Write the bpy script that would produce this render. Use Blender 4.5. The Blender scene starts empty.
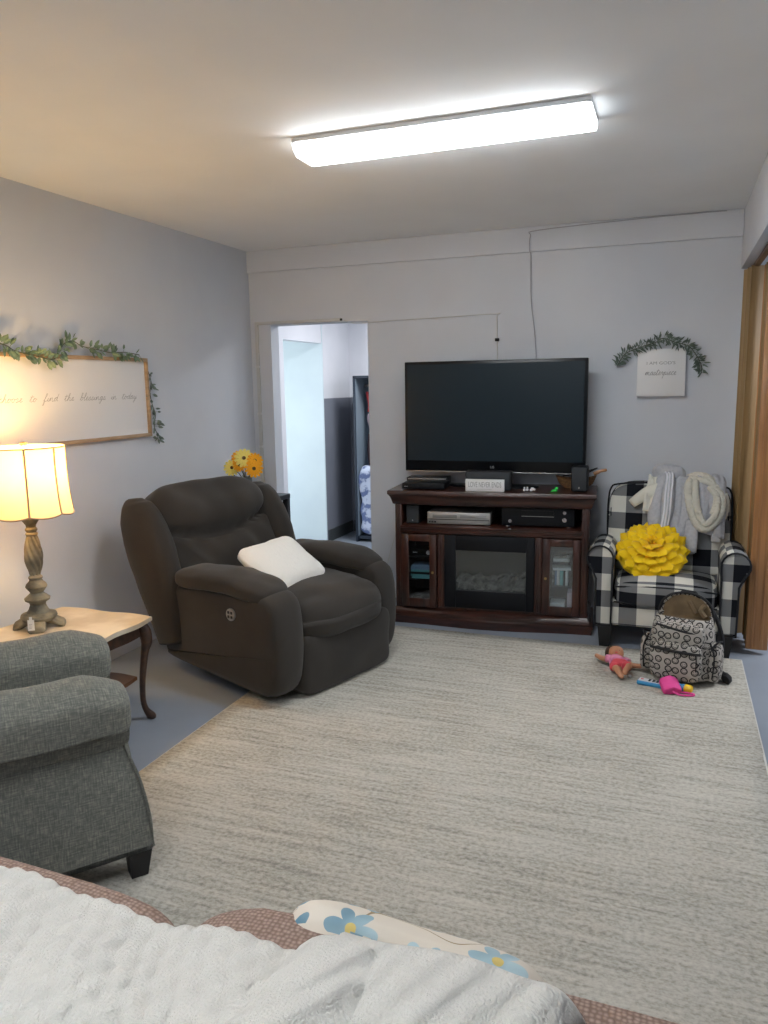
import bpy, bmesh, math, random
from mathutils import Vector, Matrix, noise
PI = math.pi
random.seed(7)
S = bpy.context.scene
COL = S.collection
def Rd(a): return math.radians(a)

# ------------------------------------------------------------------ camera, world, lights, exposure
CAM_H = 1.55
cam = bpy.data.cameras.new('camera'); camo = bpy.data.objects.new('camera', cam); COL.objects.link(camo)
cam.sensor_fit = 'VERTICAL'; cam.sensor_height = 36.0; cam.lens = 768.36/1024*36.0
cam.clip_start = 0.02; cam.clip_end = 60
_p, _r, _y = .16219, -.015812, -.35918
_fw = Vector((math.sin(_y)*math.cos(_p), math.cos(_y)*math.cos(_p), -math.sin(_p)))
_rt = Vector((math.cos(_y), -math.sin(_y), 0)); _up = _rt.cross(_fw)
_r2 = _rt*math.cos(_r)+_up*math.sin(_r); _u2 = -_rt*math.sin(_r)+_up*math.cos(_r)
camo.matrix_world = Matrix(((_r2.x,_u2.x,-_fw.x,0),(_r2.y,_u2.y,-_fw.y,0),(_r2.z,_u2.z,-_fw.z,CAM_H),(0,0,0,1)))
S.camera = camo
w = bpy.data.worlds.new('world'); S.world = w; w.use_nodes = True
w.node_tree.nodes['Background'].inputs[0].default_value = (.62,.72,.85,1)
w.node_tree.nodes['Background'].inputs[1].default_value = 0.25
S.view_settings.view_transform = 'Standard'; S.view_settings.look = 'None'
S.view_settings.gamma = 1; S.view_settings.use_curve_mapping = False
S.view_settings.exposure = 1.0
TUBE_POWER = 15.0          # emission of the fluorescent lenses
def area(name, loc, size, power, col, rot=(0,0,0)):
    l = bpy.data.lights.new(name, 'AREA'); l.shape = 'RECTANGLE'; l.size = size[0]; l.size_y = size[1]
    l.energy = power; l.color = col
    o = bpy.data.objects.new(name, l); o.location = loc; o.rotation_euler = rot; COL.objects.link(o); return o
area('hallway_daylight', (-3.85,5.5,1.15), (.7,1.7), 8.5, (.92,.98,1.0), (PI/2,0,0))
area('hallway_ceiling_lamp', (-2.1,6.5,2.42), (.5,.5), 16, (.95,.98,1.0), (0,0,0))
area('next_room_lamp', (2.2,4.8,2.4), (1.2,1.2), 38, (.95,.97,1.0), (0,0,0))

# ------------------------------------------------------------------ materials
def srgb(r, g, b):
    f = lambda c: (c/255/12.92) if c/255 <= .04045 else ((c/255+.055)/1.055)**2.4
    return (f(r), f(g), f(b), 1)
def mat(name, col, rough=.6, metal=0.0, col2=None, ns=8, stretch=(1,1,1), contrast=(.35,.65), bump=0, bs=None, bstretch=None,
        sheen=0, coat=0, spec=.5, detail=4, trans=0, bdist=.01, coord='Object'):
    m = bpy.data.materials.new(name); m.use_nodes = True; nt = m.node_tree; N = nt.nodes; L = nt.links
    b = N['Principled BSDF']; b.inputs['Base Color'].default_value = col; b.inputs['Roughness'].default_value = rough
    b.inputs['Metallic'].default_value = metal; b.inputs['Specular IOR Level'].default_value = spec
    if sheen: b.inputs['Sheen Weight'].default_value = sheen; b.inputs['Sheen Roughness'].default_value = .5
    if coat: b.inputs['Coat Weight'].default_value = coat; b.inputs['Coat Roughness'].default_value = .12
    if trans: b.inputs['Transmission Weight'].default_value = trans
    if col2 or bump: tc = N.new('ShaderNodeTexCoord')
    if col2:
        mp = N.new('ShaderNodeMapping'); mp.inputs['Scale'].default_value = stretch; L.new(tc.outputs[coord], mp.inputs[0])
        n = N.new('ShaderNodeTexNoise'); n.inputs['Scale'].default_value = ns; n.inputs['Detail'].default_value = detail
        L.new(mp.outputs[0], n.inputs['Vector'])
        r = N.new('ShaderNodeValToRGB'); r.color_ramp.elements[0].position = contrast[0]; r.color_ramp.elements[1].position = contrast[1]
        r.color_ramp.elements[0].color = col; r.color_ramp.elements[1].color = col2
        L.new(n.outputs[0], r.inputs[0]); L.new(r.outputs[0], b.inputs['Base Color'])
    if bump:
        mp2 = N.new('ShaderNodeMapping'); mp2.inputs['Scale'].default_value = bstretch or stretch; L.new(tc.outputs[coord], mp2.inputs[0])
        n2 = N.new('ShaderNodeTexNoise'); n2.inputs['Scale'].default_value = bs or ns; n2.inputs['Detail'].default_value = 4
        L.new(mp2.outputs[0], n2.inputs['Vector'])
        bp = N.new('ShaderNodeBump'); bp.inputs['Strength'].default_value = bump; bp.inputs['Distance'].default_value = bdist
        L.new(n2.outputs[0], bp.inputs['Height']); L.new(bp.outputs[0], b.inputs['Normal'])
    return m
def emis(name, col, strength):
    m = bpy.data.materials.new(name); m.use_nodes = True
    b = m.node_tree.nodes['Principled BSDF']; b.inputs['Base Color'].default_value = (.8,.8,.8,1)
    b.inputs['Emission Color'].default_value = col; b.inputs['Emission Strength'].default_value = strength
    return m
def glassy(name, tint=(.9,.93,.95,1), gloss=.12, rough=.03):
    m = bpy.data.materials.new(name); m.use_nodes = True; nt = m.node_tree; nt.nodes.clear()
    o = nt.nodes.new('ShaderNodeOutputMaterial'); t = nt.nodes.new('ShaderNodeBsdfTransparent'); t.inputs[0].default_value = tint
    g = nt.nodes.new('ShaderNodeBsdfGlossy'); g.inputs['Roughness'].default_value = rough; g.inputs[0].default_value = (.8,.85,.9,1)
    mx = nt.nodes.new('ShaderNodeMixShader'); mx.inputs[0].default_value = gloss
    nt.links.new(t.outputs[0], mx.inputs[1]); nt.links.new(g.outputs[0], mx.inputs[2]); nt.links.new(mx.outputs[0], o.inputs[0])
    return m

M = {}
M['wall'] = mat('painted_drywall', srgb(207,210,216), .75, col2=srgb(202,205,212), ns=2.5, bump=.12, bs=60, bdist=.002)
M['ceiling'] = mat('ceiling_paint', srgb(240,242,244), .8, col2=srgb(236,238,240), ns=2, bump=.15, bs=40, bdist=.002)
M['hall_white'] = mat('hallway_white_paint', srgb(222,222,228), .7, col2=srgb(216,217,223), ns=3)
M['hall_bright'] = mat('pale_blue_white_paint', srgb(216,228,232), .7, col2=srgb(210,222,228), ns=3)
M['hall_grey'] = mat('hallway_grey_paint', srgb(128,131,142), .7, col2=srgb(122,126,137), ns=3)
M['dark_board'] = mat('dark_baseboard_paint', srgb(66,70,72), .6)
M['floor'] = mat('painted_concrete', srgb(144,152,164), .38, col2=srgb(133,141,153), ns=1.6, bump=.05, bs=15, bdist=.003, spec=.4)
M['white_metal'] = mat('white_enamel', srgb(225,226,228), .4)
M['white_plastic'] = mat('white_plastic', srgb(214,214,214), .4)
M['lens'] = emis('lit_acrylic_lens', (.925,.97,1,1), TUBE_POWER)
M['lens_end'] = emis('translucent_lens_end', (.95,.985,1,1), 2.0)
M['black_plastic'] = mat('black_plastic', srgb(16,18,23), .45, spec=.25)
M['black_matte'] = mat('matte_black', srgb(20,21,25), .7)
M['dark_grey_plastic'] = mat('dark_grey_speaker_cloth', srgb(48,52,56), .75, bump=.2, bs=400, bdist=.001)
M['screen'] = mat('dark_glass_screen', srgb(24,38,46), .32, spec=.25)
M['gloss_black'] = mat('gloss_black', srgb(12,14,18), .3, spec=.35)
M['silver'] = mat('brushed_silver', srgb(168,168,166), .38, metal=.55)
M['chrome'] = mat('bright_chrome', srgb(200,200,205), .18, metal=.9)
M['glass'] = glassy('cabinet_glass')
M['glass_dark'] = glassy('smoked_fire_glass', (.62,.65,.68,1), .09, .12)
M['cherry'] = mat('cherry_wood', srgb(40,21,16), .34, col2=srgb(72,38,28), ns=3, stretch=(1.5,9,9), bump=.04, coat=.35)
M['cherry_v'] = mat('cherry_wood_upright', srgb(42,22,17), .34, col2=srgb(76,41,30), ns=3, stretch=(9,9,1.2), bump=.04, coat=.35)
M['cabinet_dark'] = mat('dark_cabinet_interior', srgb(26,20,19), .7)
M['walnut'] = mat('dark_walnut', srgb(50,34,26), .4, col2=srgb(74,50,36), ns=4, stretch=(2,8,8), coat=.2)
M['walnut_mid'] = mat('mid_brown_wood', srgb(108,72,46), .45, col2=srgb(88,58,38), ns=4, stretch=(2,8,8), coat=.2)
M['marble'] = mat('tan_marbled_top', srgb(190,174,150), .3, col2=srgb(214,202,182), ns=5, contrast=(.42,.6), detail=8, coat=.3)
M['oak'] = mat('light_oak_frame', srgb(166,136,102), .5, col2=srgb(184,154,120), ns=6, stretch=(1,1.5,9))
M['sign_white'] = mat('sign_white_board', srgb(226,226,226), .45)
M['ink'] = mat('grey_ink', srgb(150,150,150), .7)
M['ink_dark'] = mat('charcoal_ink', srgb(70,70,70), .7)
M['leaf'] = mat('eucalyptus_green', srgb(82,104,84), .6, col2=srgb(126,146,118), ns=14)
M['leaf_dark'] = mat('dull_olive_leaf', srgb(84,97,88), .65, col2=srgb(122,136,124), ns=14)
M['stem'] = mat('brown_green_stem', srgb(78,80,58), .7)
M['microfibre'] = mat('charcoal_brown_microfibre', srgb(55,49,43), .9, col2=srgb(35,31,27), ns=2.2, contrast=(.3,.7), bump=.12, bs=9, bdist=.012, sheen=.12, detail=3)
M['plush'] = mat('white_plush_fur', srgb(228,225,218), .95, bump=.6, bs=55, bdist=.008, sheen=.3)
M['chenille'] = mat('white_chenille', srgb(236,234,228), .95, sheen=.2)
M['lamp_wood'] = mat('weathered_bronze_wood', srgb(84,78,66), .65, col2=srgb(150,140,116), ns=14, bump=.2, bs=30, bdist=.004)
M['gold'] = mat('aged_brass', srgb(170,140,90), .35, metal=.7)
M['paper'] = mat('white_paper', srgb(228,228,224), .6)
M['denim_tweed'] = mat('grey_tweed', srgb(84,88,84), .95, bump=.35, bs=260, bdist=.002, sheen=.1)
M['fire_bed'] = mat('ash_grey_embers', srgb(170,164,150), .9, col2=srgb(104,98,90), ns=30, bump=.6, bs=60)
M['fire_back'] = mat('fireback_grey', srgb(62,64,62), .9)
M['yellow_felt'] = mat('bright_yellow_felt', srgb(255,214,6), .9, col2=srgb(250,202,2), ns=12, sheen=.15)
M['piping'] = mat('black_piping', srgb(22,23,27), .8)
M['black_leg'] = mat('black_painted_wood', srgb(20,20,23), .45)
M['heather'] = mat('heather_grey_fleece', srgb(194,195,200), .95, col2=srgb(182,183,189), ns=60, bump=.2, bs=120, bdist=.002)
M['cream_knit'] = mat('cream_knit', srgb(216,213,200), .95, bump=.9, bs=38, bdist=.012)
M['cream_cloth'] = mat('cream_cotton', srgb(224,221,208), .95, bump=.2, bs=60)
M['stripe_white'] = mat('white_stripe', srgb(232,233,238), .9)
M['backpack_trim'] = mat('black_webbing', srgb(30,30,32), .8)
M['tan_lining'] = mat('tan_lining', srgb(140,118,88), .8, col2=srgb(110,92,68), ns=10)
M['grey_mesh'] = mat('dark_grey_mesh', srgb(70,70,72), .9)
M['skin_doll'] = mat('doll_vinyl_skin', srgb(196,138,104), .5)
M['doll_hair'] = mat('doll_dark_brown_hair', srgb(58,38,28), .7, bump=.4, bs=80)
M['doll_pink'] = mat('doll_pink_cloth', srgb(214,120,160), .8, col2=srgb(236,160,190), ns=50)
M['doll_red'] = mat('doll_coral_shorts', srgb(226,84,96), .8)
M['blue_toy'] = mat('toy_blue_plastic', srgb(60,144,196), .4)
M['toy_white'] = mat('toy_white_plastic', srgb(226,226,230), .4)
M['hot_pink'] = mat('hot_pink_fabric', srgb(228,72,150), .7, bump=.3, bs=60)
M['toy_yellow'] = mat('toy_yellow_plastic', srgb(240,196,30), .4)
M['green_toy'] = mat('toy_green_plastic', srgb(40,190,70), .4)
M['wicker'] = mat('brown_wicker', srgb(140,104,66), .8, col2=srgb(88,62,40), ns=60, stretch=(1,1,4), bump=.6, bs=90)
M['petal_orange'] = mat('orange_yellow_petal', srgb(248,176,20), .7)
M['petal_pale'] = mat('pale_yellow_petal', srgb(244,226,120), .7)
M['flower_eye'] = mat('brown_flower_centre', srgb(92,66,24), .8)
M['grey_ceramic'] = mat('grey_glass_vase', srgb(120,126,124), .3)
M['navy'] = mat('dark_navy_paint', srgb(34,44,58), .5)
M['slate'] = mat('slate_blue_panel', srgb(128,142,154), .6)
M['teal_case'] = mat('teal_plastic_case', srgb(104,170,172), .4)
M['blue_case'] = mat('blue_grey_plastic_case', srgb(116,140,166), .4)
M['grey_box'] = mat('grey_card_box', srgb(120,116,112), .6, col2=srgb(60,58,56), ns=30, contrast=(.48,.52))
M['cd_white'] = mat('white_case', srgb(200,206,204), .4)
M['red_cloth'] = mat('red_cloth', srgb(176,60,66), .9)
M['lilac_cloth'] = mat('pale_pink_cloth', srgb(196,178,188), .9)
M['maroon_cloth'] = mat('dark_maroon_cloth', srgb(70,48,54), .9)
M['quilt'] = mat('blue_white_floral_cloth', srgb(104,118,158), .9, col2=srgb(196,204,224), ns=14, contrast=(.45,.55), detail=3)
M['cable_white'] = mat('off_white_cable', srgb(196,196,194), .5)
M['cable_dark'] = mat('dark_cable', srgb(40,40,42), .5)

def folding_wood():
    m = mat('honey_brown_wood', srgb(164,112,66), .45, col2=srgb(192,138,86), ns=3, stretch=(14,14,.7), bump=.05, coat=.15)
    return m
M['door_wood'] = folding_wood()
M['door_fold'] = mat('olive_brown_wood', srgb(132,106,68), .5, col2=srgb(158,128,86), ns=3, stretch=(14,14,.7))

def lamp_shade_mat():
    m = bpy.data.materials.new('cream_silk_shade'); m.use_nodes = True; nt = m.node_tree; nt.nodes.clear()
    o = nt.nodes.new('ShaderNodeOutputMaterial'); t = nt.nodes.new('ShaderNodeBsdfTranslucent'); t.inputs[0].default_value = srgb(255,222,160)
    d = nt.nodes.new('ShaderNodeBsdfDiffuse'); d.inputs[0].default_value = srgb(232,220,200)
    mx = nt.nodes.new('ShaderNodeMixShader'); mx.inputs[0].default_value = .62
    nt.links.new(t.outputs[0], mx.inputs[1]); nt.links.new(d.outputs[0], mx.inputs[2]); nt.links.new(mx.outputs[0], o.inputs[0])
    return m
M['shade'] = lamp_shade_mat()
M['shade_trim'] = mat('taupe_ribbon_trim', srgb(176,158,136), .8)
M['bulb'] = emis('warm_bulb', (1,.72,.36,1), 60)

def rug_mat():
    m = bpy.data.materials.new('woven_rug'); m.use_nodes = True; nt = m.node_tree; N = nt.nodes; L = nt.links
    b = N['Principled BSDF']; b.inputs['Roughness'].default_value = .95; b.inputs['Specular IOR Level'].default_value = .1
    tc = N.new('ShaderNodeTexCoord')
    def nz(scale, st, det=4):
        mp = N.new('ShaderNodeMapping'); mp.inputs['Scale'].default_value = st; L.new(tc.outputs['Object'], mp.inputs[0])
        n = N.new('ShaderNodeTexNoise'); n.inputs['Scale'].default_value = scale; n.inputs['Detail'].default_value = det
        n.inputs['Roughness'].default_value = .65; L.new(mp.outputs[0], n.inputs['Vector']); return n.outputs[0]
    def math_(op, a, c):
        x = N.new('ShaderNodeMath'); x.operation = op
        for i, v in enumerate((a, c)):
            if isinstance(v, (int, float)): x.inputs[i].default_value = v
            else: L.new(v, x.inputs[i])
        return x.outputs[0]
    rows = nz(1, (1.3, 34, 1), 3); rows2 = nz(1, (6, 60, 1), 3); speck = nz(1, (60, 75, 1), 2); big = nz(1, (1.6, 2.2, 1), 3)
    s = math_('MULTIPLY', rows, .26); s = math_('ADD', s, math_('MULTIPLY', rows2, .2)); s = math_('ADD', s, math_('MULTIPLY', speck, .38)); s = math_('ADD', s, math_('MULTIPLY', big, .16))
    r = N.new('ShaderNodeValToRGB'); e = r.color_ramp.elements
    e[0].position = .38; e[0].color = srgb(138,134,126); e[1].position = .62; e[1].color = srgb(200,196,186)
    k = e.new(.45); k.color = srgb(164,160,150); k = e.new(.52); k.color = srgb(184,180,170)
    L.new(s, r.inputs[0]); L.new(r.outputs[0], b.inputs['Base Color'])
    bp = N.new('ShaderNodeBump'); bp.inputs['Strength'].default_value = .5; bp.inputs['Distance'].default_value = .006
    L.new(s, bp.inputs['Height']); L.new(bp.outputs[0], b.inputs['Normal'])
    return m
M['rug'] = rug_mat()
M['rug_edge'] = mat('rug_binding', srgb(206,204,198), .9)

def tweed_mat(name, c1, c2, c3, s=1.0):
    m = bpy.data.materials.new(name); m.use_nodes = True; nt = m.node_tree; N = nt.nodes; L = nt.links
    b = N['Principled BSDF']; b.inputs['Roughness'].default_value = .95; b.inputs['Specular IOR Level'].default_value = .1
    b.inputs['Sheen Weight'].default_value = .15
    uv = N.new('ShaderNodeUVMap')
    outs = []
    for st in ((38*s, 300*s, 1), (300*s, 38*s, 1)):
        mp = N.new('ShaderNodeMapping'); mp.inputs['Scale'].default_value = st; L.new(uv.outputs[0], mp.inputs[0])
        n = N.new('ShaderNodeTexNoise'); n.inputs['Scale'].default_value = 1; n.inputs['Detail'].default_value = 3; L.new(mp.outputs[0], n.inputs['Vector']); outs.append(n.outputs[0])
    a = N.new('ShaderNodeMath'); a.operation = 'ADD'; L.new(outs[0], a.inputs[0]); L.new(outs[1], a.inputs[1])
    h = N.new('ShaderNodeMath'); h.operation = 'MULTIPLY'; h.inputs[1].default_value = .5; L.new(a.outputs[0], h.inputs[0])
    r = N.new('ShaderNodeValToRGB'); e = r.color_ramp.elements; e[0].position = .38; e[0].color = c1; e[1].position = .64; e[1].color = c3
    k = e.new(.5); k.color = c2
    L.new(h.outputs[0], r.inputs[0]); L.new(r.outputs[0], b.inputs['Base Color'])
    bp = N.new('ShaderNodeBump'); bp.inputs['Strength'].default_value = .4; bp.inputs['Distance'].default_value = .003
    L.new(h.outputs[0], bp.inputs['Height']); L.new(bp.outputs[0], b.inputs['Normal'])
    return m
M['tweed'] = tweed_mat('grey_green_tweed', srgb(102,104,98), srgb(117,118,111), srgb(146,145,133), .8)

def plaid_mat():
    m = bpy.data.materials.new('buffalo_check'); m.use_nodes = True; nt = m.node_tree; N = nt.nodes; L = nt.links
    b = N['Principled BSDF']; b.inputs['Roughness'].default_value = .9; b.inputs['Specular IOR Level'].default_value = .15
    uv = N.new('ShaderNodeUVMap'); sp = N.new('ShaderNodeSeparateXYZ'); L.new(uv.outputs[0], sp.inputs[0])
    f = []
    for i in (0, 1):
        p = N.new('ShaderNodeMath'); p.operation = 'PINGPONG'; p.inputs[1].default_value = .1; sh = N.new('ShaderNodeMath'); sh.operation = 'ADD'; sh.inputs[1].default_value = (0, .1)[i]; L.new(sp.outputs[i], sh.inputs[0]); L.new(sh.outputs[0], p.inputs[0])
        g = N.new('ShaderNodeMath'); g.operation = 'LESS_THAN'; g.inputs[1].default_value = .05; L.new(p.outputs[0], g.inputs[0]); f.append(g.outputs[0])
    a = N.new('ShaderNodeMath'); a.operation = 'ADD'; L.new(f[0], a.inputs[0]); L.new(f[1], a.inputs[1])
    h = N.new('ShaderNodeMath'); h.operation = 'MULTIPLY'; h.inputs[1].default_value = .5; L.new(a.outputs[0], h.inputs[0])
    r = N.new('ShaderNodeValToRGB'); r.color_ramp.interpolation = 'CONSTANT'; e = r.color_ramp.elements
    e[0].position = 0; e[0].color = srgb(216,214,204); e[1].position = .75; e[1].color = srgb(26,28,34)
    k = e.new(.25); k.color = srgb(122,123,124)
    L.new(h.outputs[0], r.inputs[0]); L.new(r.outputs[0], b.inputs['Base Color'])
    return m
M['plaid'] = plaid_mat()

def weave_mat():
    m = bpy.data.materials.new('brown_waffle_weave'); m.use_nodes = True; nt = m.node_tree; N = nt.nodes; L = nt.links
    b = N['Principled BSDF']; b.inputs['Roughness'].default_value = .95; b.inputs['Specular IOR Level'].default_value = .1
    uv = N.new('ShaderNodeUVMap')
    v = N.new('ShaderNodeTexVoronoi'); v.inputs['Scale'].default_value = 150; v.inputs['Randomness'].default_value = .35; L.new(uv.outputs[0], v.inputs['Vector'])
    r = N.new('ShaderNodeValToRGB'); e = r.color_ramp.elements; e[0].position = .1; e[0].color = srgb(178,154,141); e[1].position = .6; e[1].color = srgb(132,110,99)
    L.new(v.outputs['Distance'], r.inputs[0]); L.new(r.outputs[0], b.inputs['Base Color'])
    bp = N.new('ShaderNodeBump'); bp.invert = True; bp.inputs['Strength'].default_value = .7; bp.inputs['Distance'].default_value = .004
    L.new(v.outputs['Distance'], bp.inputs['Height']); L.new(bp.outputs[0], b.inputs['Normal'])
    return m
M['brown_weave'] = weave_mat()

def chenille_mat():
    m = bpy.data.materials.new('white_chenille_knit'); m.use_nodes = True; nt = m.node_tree; N = nt.nodes; L = nt.links
    b = N['Principled BSDF']; b.inputs['Roughness'].default_value = .95; b.inputs['Specular IOR Level'].default_value = .05; b.inputs['Base Color'].default_value = srgb(216,212,204)
    b.inputs['Sheen Weight'].default_value = .25
    uv = N.new('ShaderNodeUVMap')
    mp = N.new('ShaderNodeMapping'); mp.inputs['Rotation'].default_value = (0,0,.5); L.new(uv.outputs[0], mp.inputs[0])
    wv = N.new('ShaderNodeTexWave'); wv.inputs['Scale'].default_value = 9; wv.inputs['Distortion'].default_value = 2.5; wv.inputs['Detail'].default_value = 2; wv.inputs['Detail Scale'].default_value = 1.5
    L.new(mp.outputs[0], wv.inputs['Vector'])
    n = N.new('ShaderNodeTexNoise'); n.inputs['Scale'].default_value = 260; n.inputs['Detail'].default_value = 3; L.new(uv.outputs[0], n.inputs['Vector'])
    a = N.new('ShaderNodeMath'); a.operation = 'MULTIPLY_ADD'; a.inputs[1].default_value = 1.2; L.new(wv.outputs['Fac'], a.inputs[0]); L.new(n.outputs[0], a.inputs[2])
    bp = N.new('ShaderNodeBump'); bp.inputs['Strength'].default_value = .9; bp.inputs['Distance'].default_value = .006
    L.new(a.outputs[0], bp.inputs['Height']); L.new(bp.outputs[0], b.inputs['Normal'])
    return m
M['blanket'] = chenille_mat()

def smiley_mat():
    m = bpy.data.materials.new('round_face_print'); m.use_nodes = True; nt = m.node_tree; N = nt.nodes; L = nt.links
    b = N['Principled BSDF']; b.inputs['Roughness'].default_value = .85
    uv = N.new('ShaderNodeUVMap')
    SC = 24.0
    v = N.new('ShaderNodeTexVoronoi'); v.voronoi_dimensions = '2D'; v.inputs['Scale'].default_value = SC; v.inputs['Randomness'].default_value = .45
    L.new(uv.outputs[0], v.inputs['Vector'])
    def m2(op, a, c=None):
        x = N.new('ShaderNodeMath'); x.operation = op
        for i, q in enumerate((a, c)):
            if q is None: continue
            if isinstance(q, (int, float)): x.inputs[i].default_value = q
            else: L.new(q, x.inputs[i])
        return x.outputs[0]
    d = v.outputs['Distance']
    ring = m2('LESS_THAN', m2('ABSOLUTE', m2('SUBTRACT', d, .36)), .075)
    sub = N.new('ShaderNodeVectorMath'); sub.operation = 'SUBTRACT'
    L.new(uv.outputs[0], sub.inputs[0]); L.new(v.outputs['Position'], sub.inputs[1])
    sp = N.new('ShaderNodeSeparateXYZ'); L.new(sub.outputs[0], sp.inputs[0])
    lx = m2('ABSOLUTE', m2('MULTIPLY', sp.outputs[0], SC)); ly = m2('MULTIPLY', sp.outputs[1], SC)
    ex = m2('SUBTRACT', lx, .13); ey = m2('SUBTRACT', ly, .10)
    eye = m2('LESS_THAN', m2('ADD', m2('MULTIPLY', ex, ex), m2('MULTIPLY', ey, ey)), .0022)
    mouth = m2('MULTIPLY', m2('LESS_THAN', m2('ABSOLUTE', m2('SUBTRACT', d, .2)), .03), m2('LESS_THAN', ly, -.05))
    k = m2('MAXIMUM', m2('MAXIMUM', ring, eye), mouth)
    mx = N.new('ShaderNodeMix'); mx.data_type = 'RGBA'; mx.inputs[6].default_value = srgb(172,166,158); mx.inputs[7].default_value = srgb(44,42,42)
    L.new(k, mx.inputs[0]); L.new(mx.outputs[2], b.inputs['Base Color'])
    return m
M['faces'] = smiley_mat()

def floral_mat():
    m = bpy.data.materials.new('cream_floral_print'); m.use_nodes = True; nt = m.node_tree; N = nt.nodes; L = nt.links
    b = N['Principled BSDF']; b.inputs['Roughness'].default_value = .85
    uv = N.new('ShaderNodeUVMap')
    def m2(op, a, c=None):
        x = N.new('ShaderNodeMath'); x.operation = op
        for i, q in enumerate((a, c)):
            if q is None: continue
            if isinstance(q, (int, float)): x.inputs[i].default_value = q
            else: L.new(q, x.inputs[i])
        return x.outputs[0]
    SC = 11.0
    nz = N.new('ShaderNodeTexNoise'); nz.inputs['Scale'].default_value = 9; L.new(uv.outputs[0], nz.inputs['Vector'])
    v = N.new('ShaderNodeTexVoronoi'); v.voronoi_dimensions = '2D'; v.inputs['Scale'].default_value = SC; v.inputs['Randomness'].default_value = .6
    L.new(uv.outputs[0], v.inputs['Vector'])
    sub = N.new('ShaderNodeVectorMath'); sub.operation = 'SUBTRACT'; L.new(uv.outputs[0], sub.inputs[0]); L.new(v.outputs['Position'], sub.inputs[1])
    sp = N.new('ShaderNodeSeparateXYZ'); L.new(sub.outputs[0], sp.inputs[0])
    ang = m2('ARCTAN2', sp.outputs[1], sp.outputs[0]); pet = m2('ABSOLUTE', m2('COSINE', m2('MULTIPLY', ang, 3.0)))
    lim = m2('ADD', m2('MULTIPLY', pet, .24), .17)
    inside = m2('LESS_THAN', v.outputs['Distance'], lim)
    inner = m2('LESS_THAN', v.outputs['Distance'], .08)
    r = N.new('ShaderNodeValToRGB'); e = r.color_ramp.elements; e[0].position = .35; e[0].color = srgb(92,128,146); e[1].position = .65; e[1].color = srgb(178,200,206)
    L.new(nz.outputs[0], r.inputs[0])
    # vines
    n3 = N.new('ShaderNodeTexNoise'); n3.inputs['Scale'].default_value = 10; n3.inputs['Detail'].default_value = 0; L.new(uv.outputs[0], n3.inputs['Vector'])
    vine = m2('LESS_THAN', m2('ABSOLUTE', m2('SUBTRACT', n3.outputs[0], .5)), .006)
    def mix(f, a, c):
        x = N.new('ShaderNodeMix'); x.data_type = 'RGBA'
        if isinstance(f, (int, float)): x.inputs[0].default_value = f
        else: L.new(f, x.inputs[0])
        for i, q in ((6, a), (7, c)):
            if isinstance(q, tuple): x.inputs[i].default_value = q
            else: L.new(q, x.inputs[i])
        return x.outputs[2]
    c = mix(vine, srgb(214,203,188), srgb(150,130,96)); c = mix(inside, c, r.outputs[0]); c = mix(inner, c, srgb(208,184,110))
    L.new(c, b.inputs['Base Color'])
    return m
M['floral'] = floral_mat()

# ------------------------------------------------------------------ object helpers
def tag(o, label=None, cat=None, group=None, kind=None):
    if label: o['label'] = label
    if cat: o['category'] = cat
    if group: o['group'] = group
    if kind: o['kind'] = kind
    return o
def thing(name, label, cat, loc=(0,0,0), rz=0, group=None):
    o = bpy.data.objects.new(name, None); COL.objects.link(o); o.empty_display_size = .05
    o.location = loc; o.rotation_euler = (0,0,rz); tag(o, label, cat, group); return o
def chain(o):
    m = Matrix.Identity(4)
    while o is not None:
        m = (Matrix.Translation(o.location) @ o.rotation_euler.to_matrix().to_4x4()) @ m
        o = o.parent
    return m
def box_uv(me):
    uvl = me.uv_layers.new(name='UVMap')
    for p in me.polygons:
        n = p.normal; ax = max(range(3), key=lambda i: abs(n[i]))
        for li in p.loop_indices:
            c = me.vertices[me.loops[li].vertex_index].co
            uvl.data[li].uv = ((c.y, c.z) if ax == 0 else (c.x, c.z) if ax == 1 else (c.x, c.y))
def obj(name, bm, m, parent=None, local=False, smooth=True, sub=0, solid=0, uv=False, loc=None, angle=35, fuv=None):
    """one mesh object; built in world coordinates unless local"""
    me = bpy.data.meshes.new(name)
    bmesh.ops.recalc_face_normals(bm, faces=bm.faces[:]) if not solid else None
    if loc is not None: bmesh.ops.translate(bm, verts=bm.verts[:], vec=-Vector(loc))
    if parent is not None and not local: bmesh.ops.transform(bm, matrix=chain(parent).inverted(), verts=bm.verts[:])
    bm.to_mesh(me); bm.free()
    if uv: box_uv(me)
    me.materials.append(m)
    o = bpy.data.objects.new(name, me); COL.objects.link(o)
    if loc is not None: o.location = loc
    if parent is not None: o.parent = parent
    if smooth:
        for p in me.polygons: p.use_smooth = True
        if not sub and angle:
            lim = Rd(angle); b2 = bmesh.new(); b2.from_mesh(me)
            for e in b2.edges:
                if len(e.link_faces) == 2 and e.calc_face_angle(0) > lim: e.smooth = False
            b2.to_mesh(me); b2.free()
    if solid:
        md = o.modifiers.new('thickness', 'SOLIDIFY'); md.thickness = solid; md.offset = 0
    if sub:
        md = o.modifiers.new('smoothing', 'SUBSURF'); md.levels = sub; md.render_levels = sub
    return o
def struct(name, bm, m, **k):
    o = obj(name, bm, m, **k); 
    if not k.get('parent'): o['kind'] = 'structure'
    return o
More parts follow.
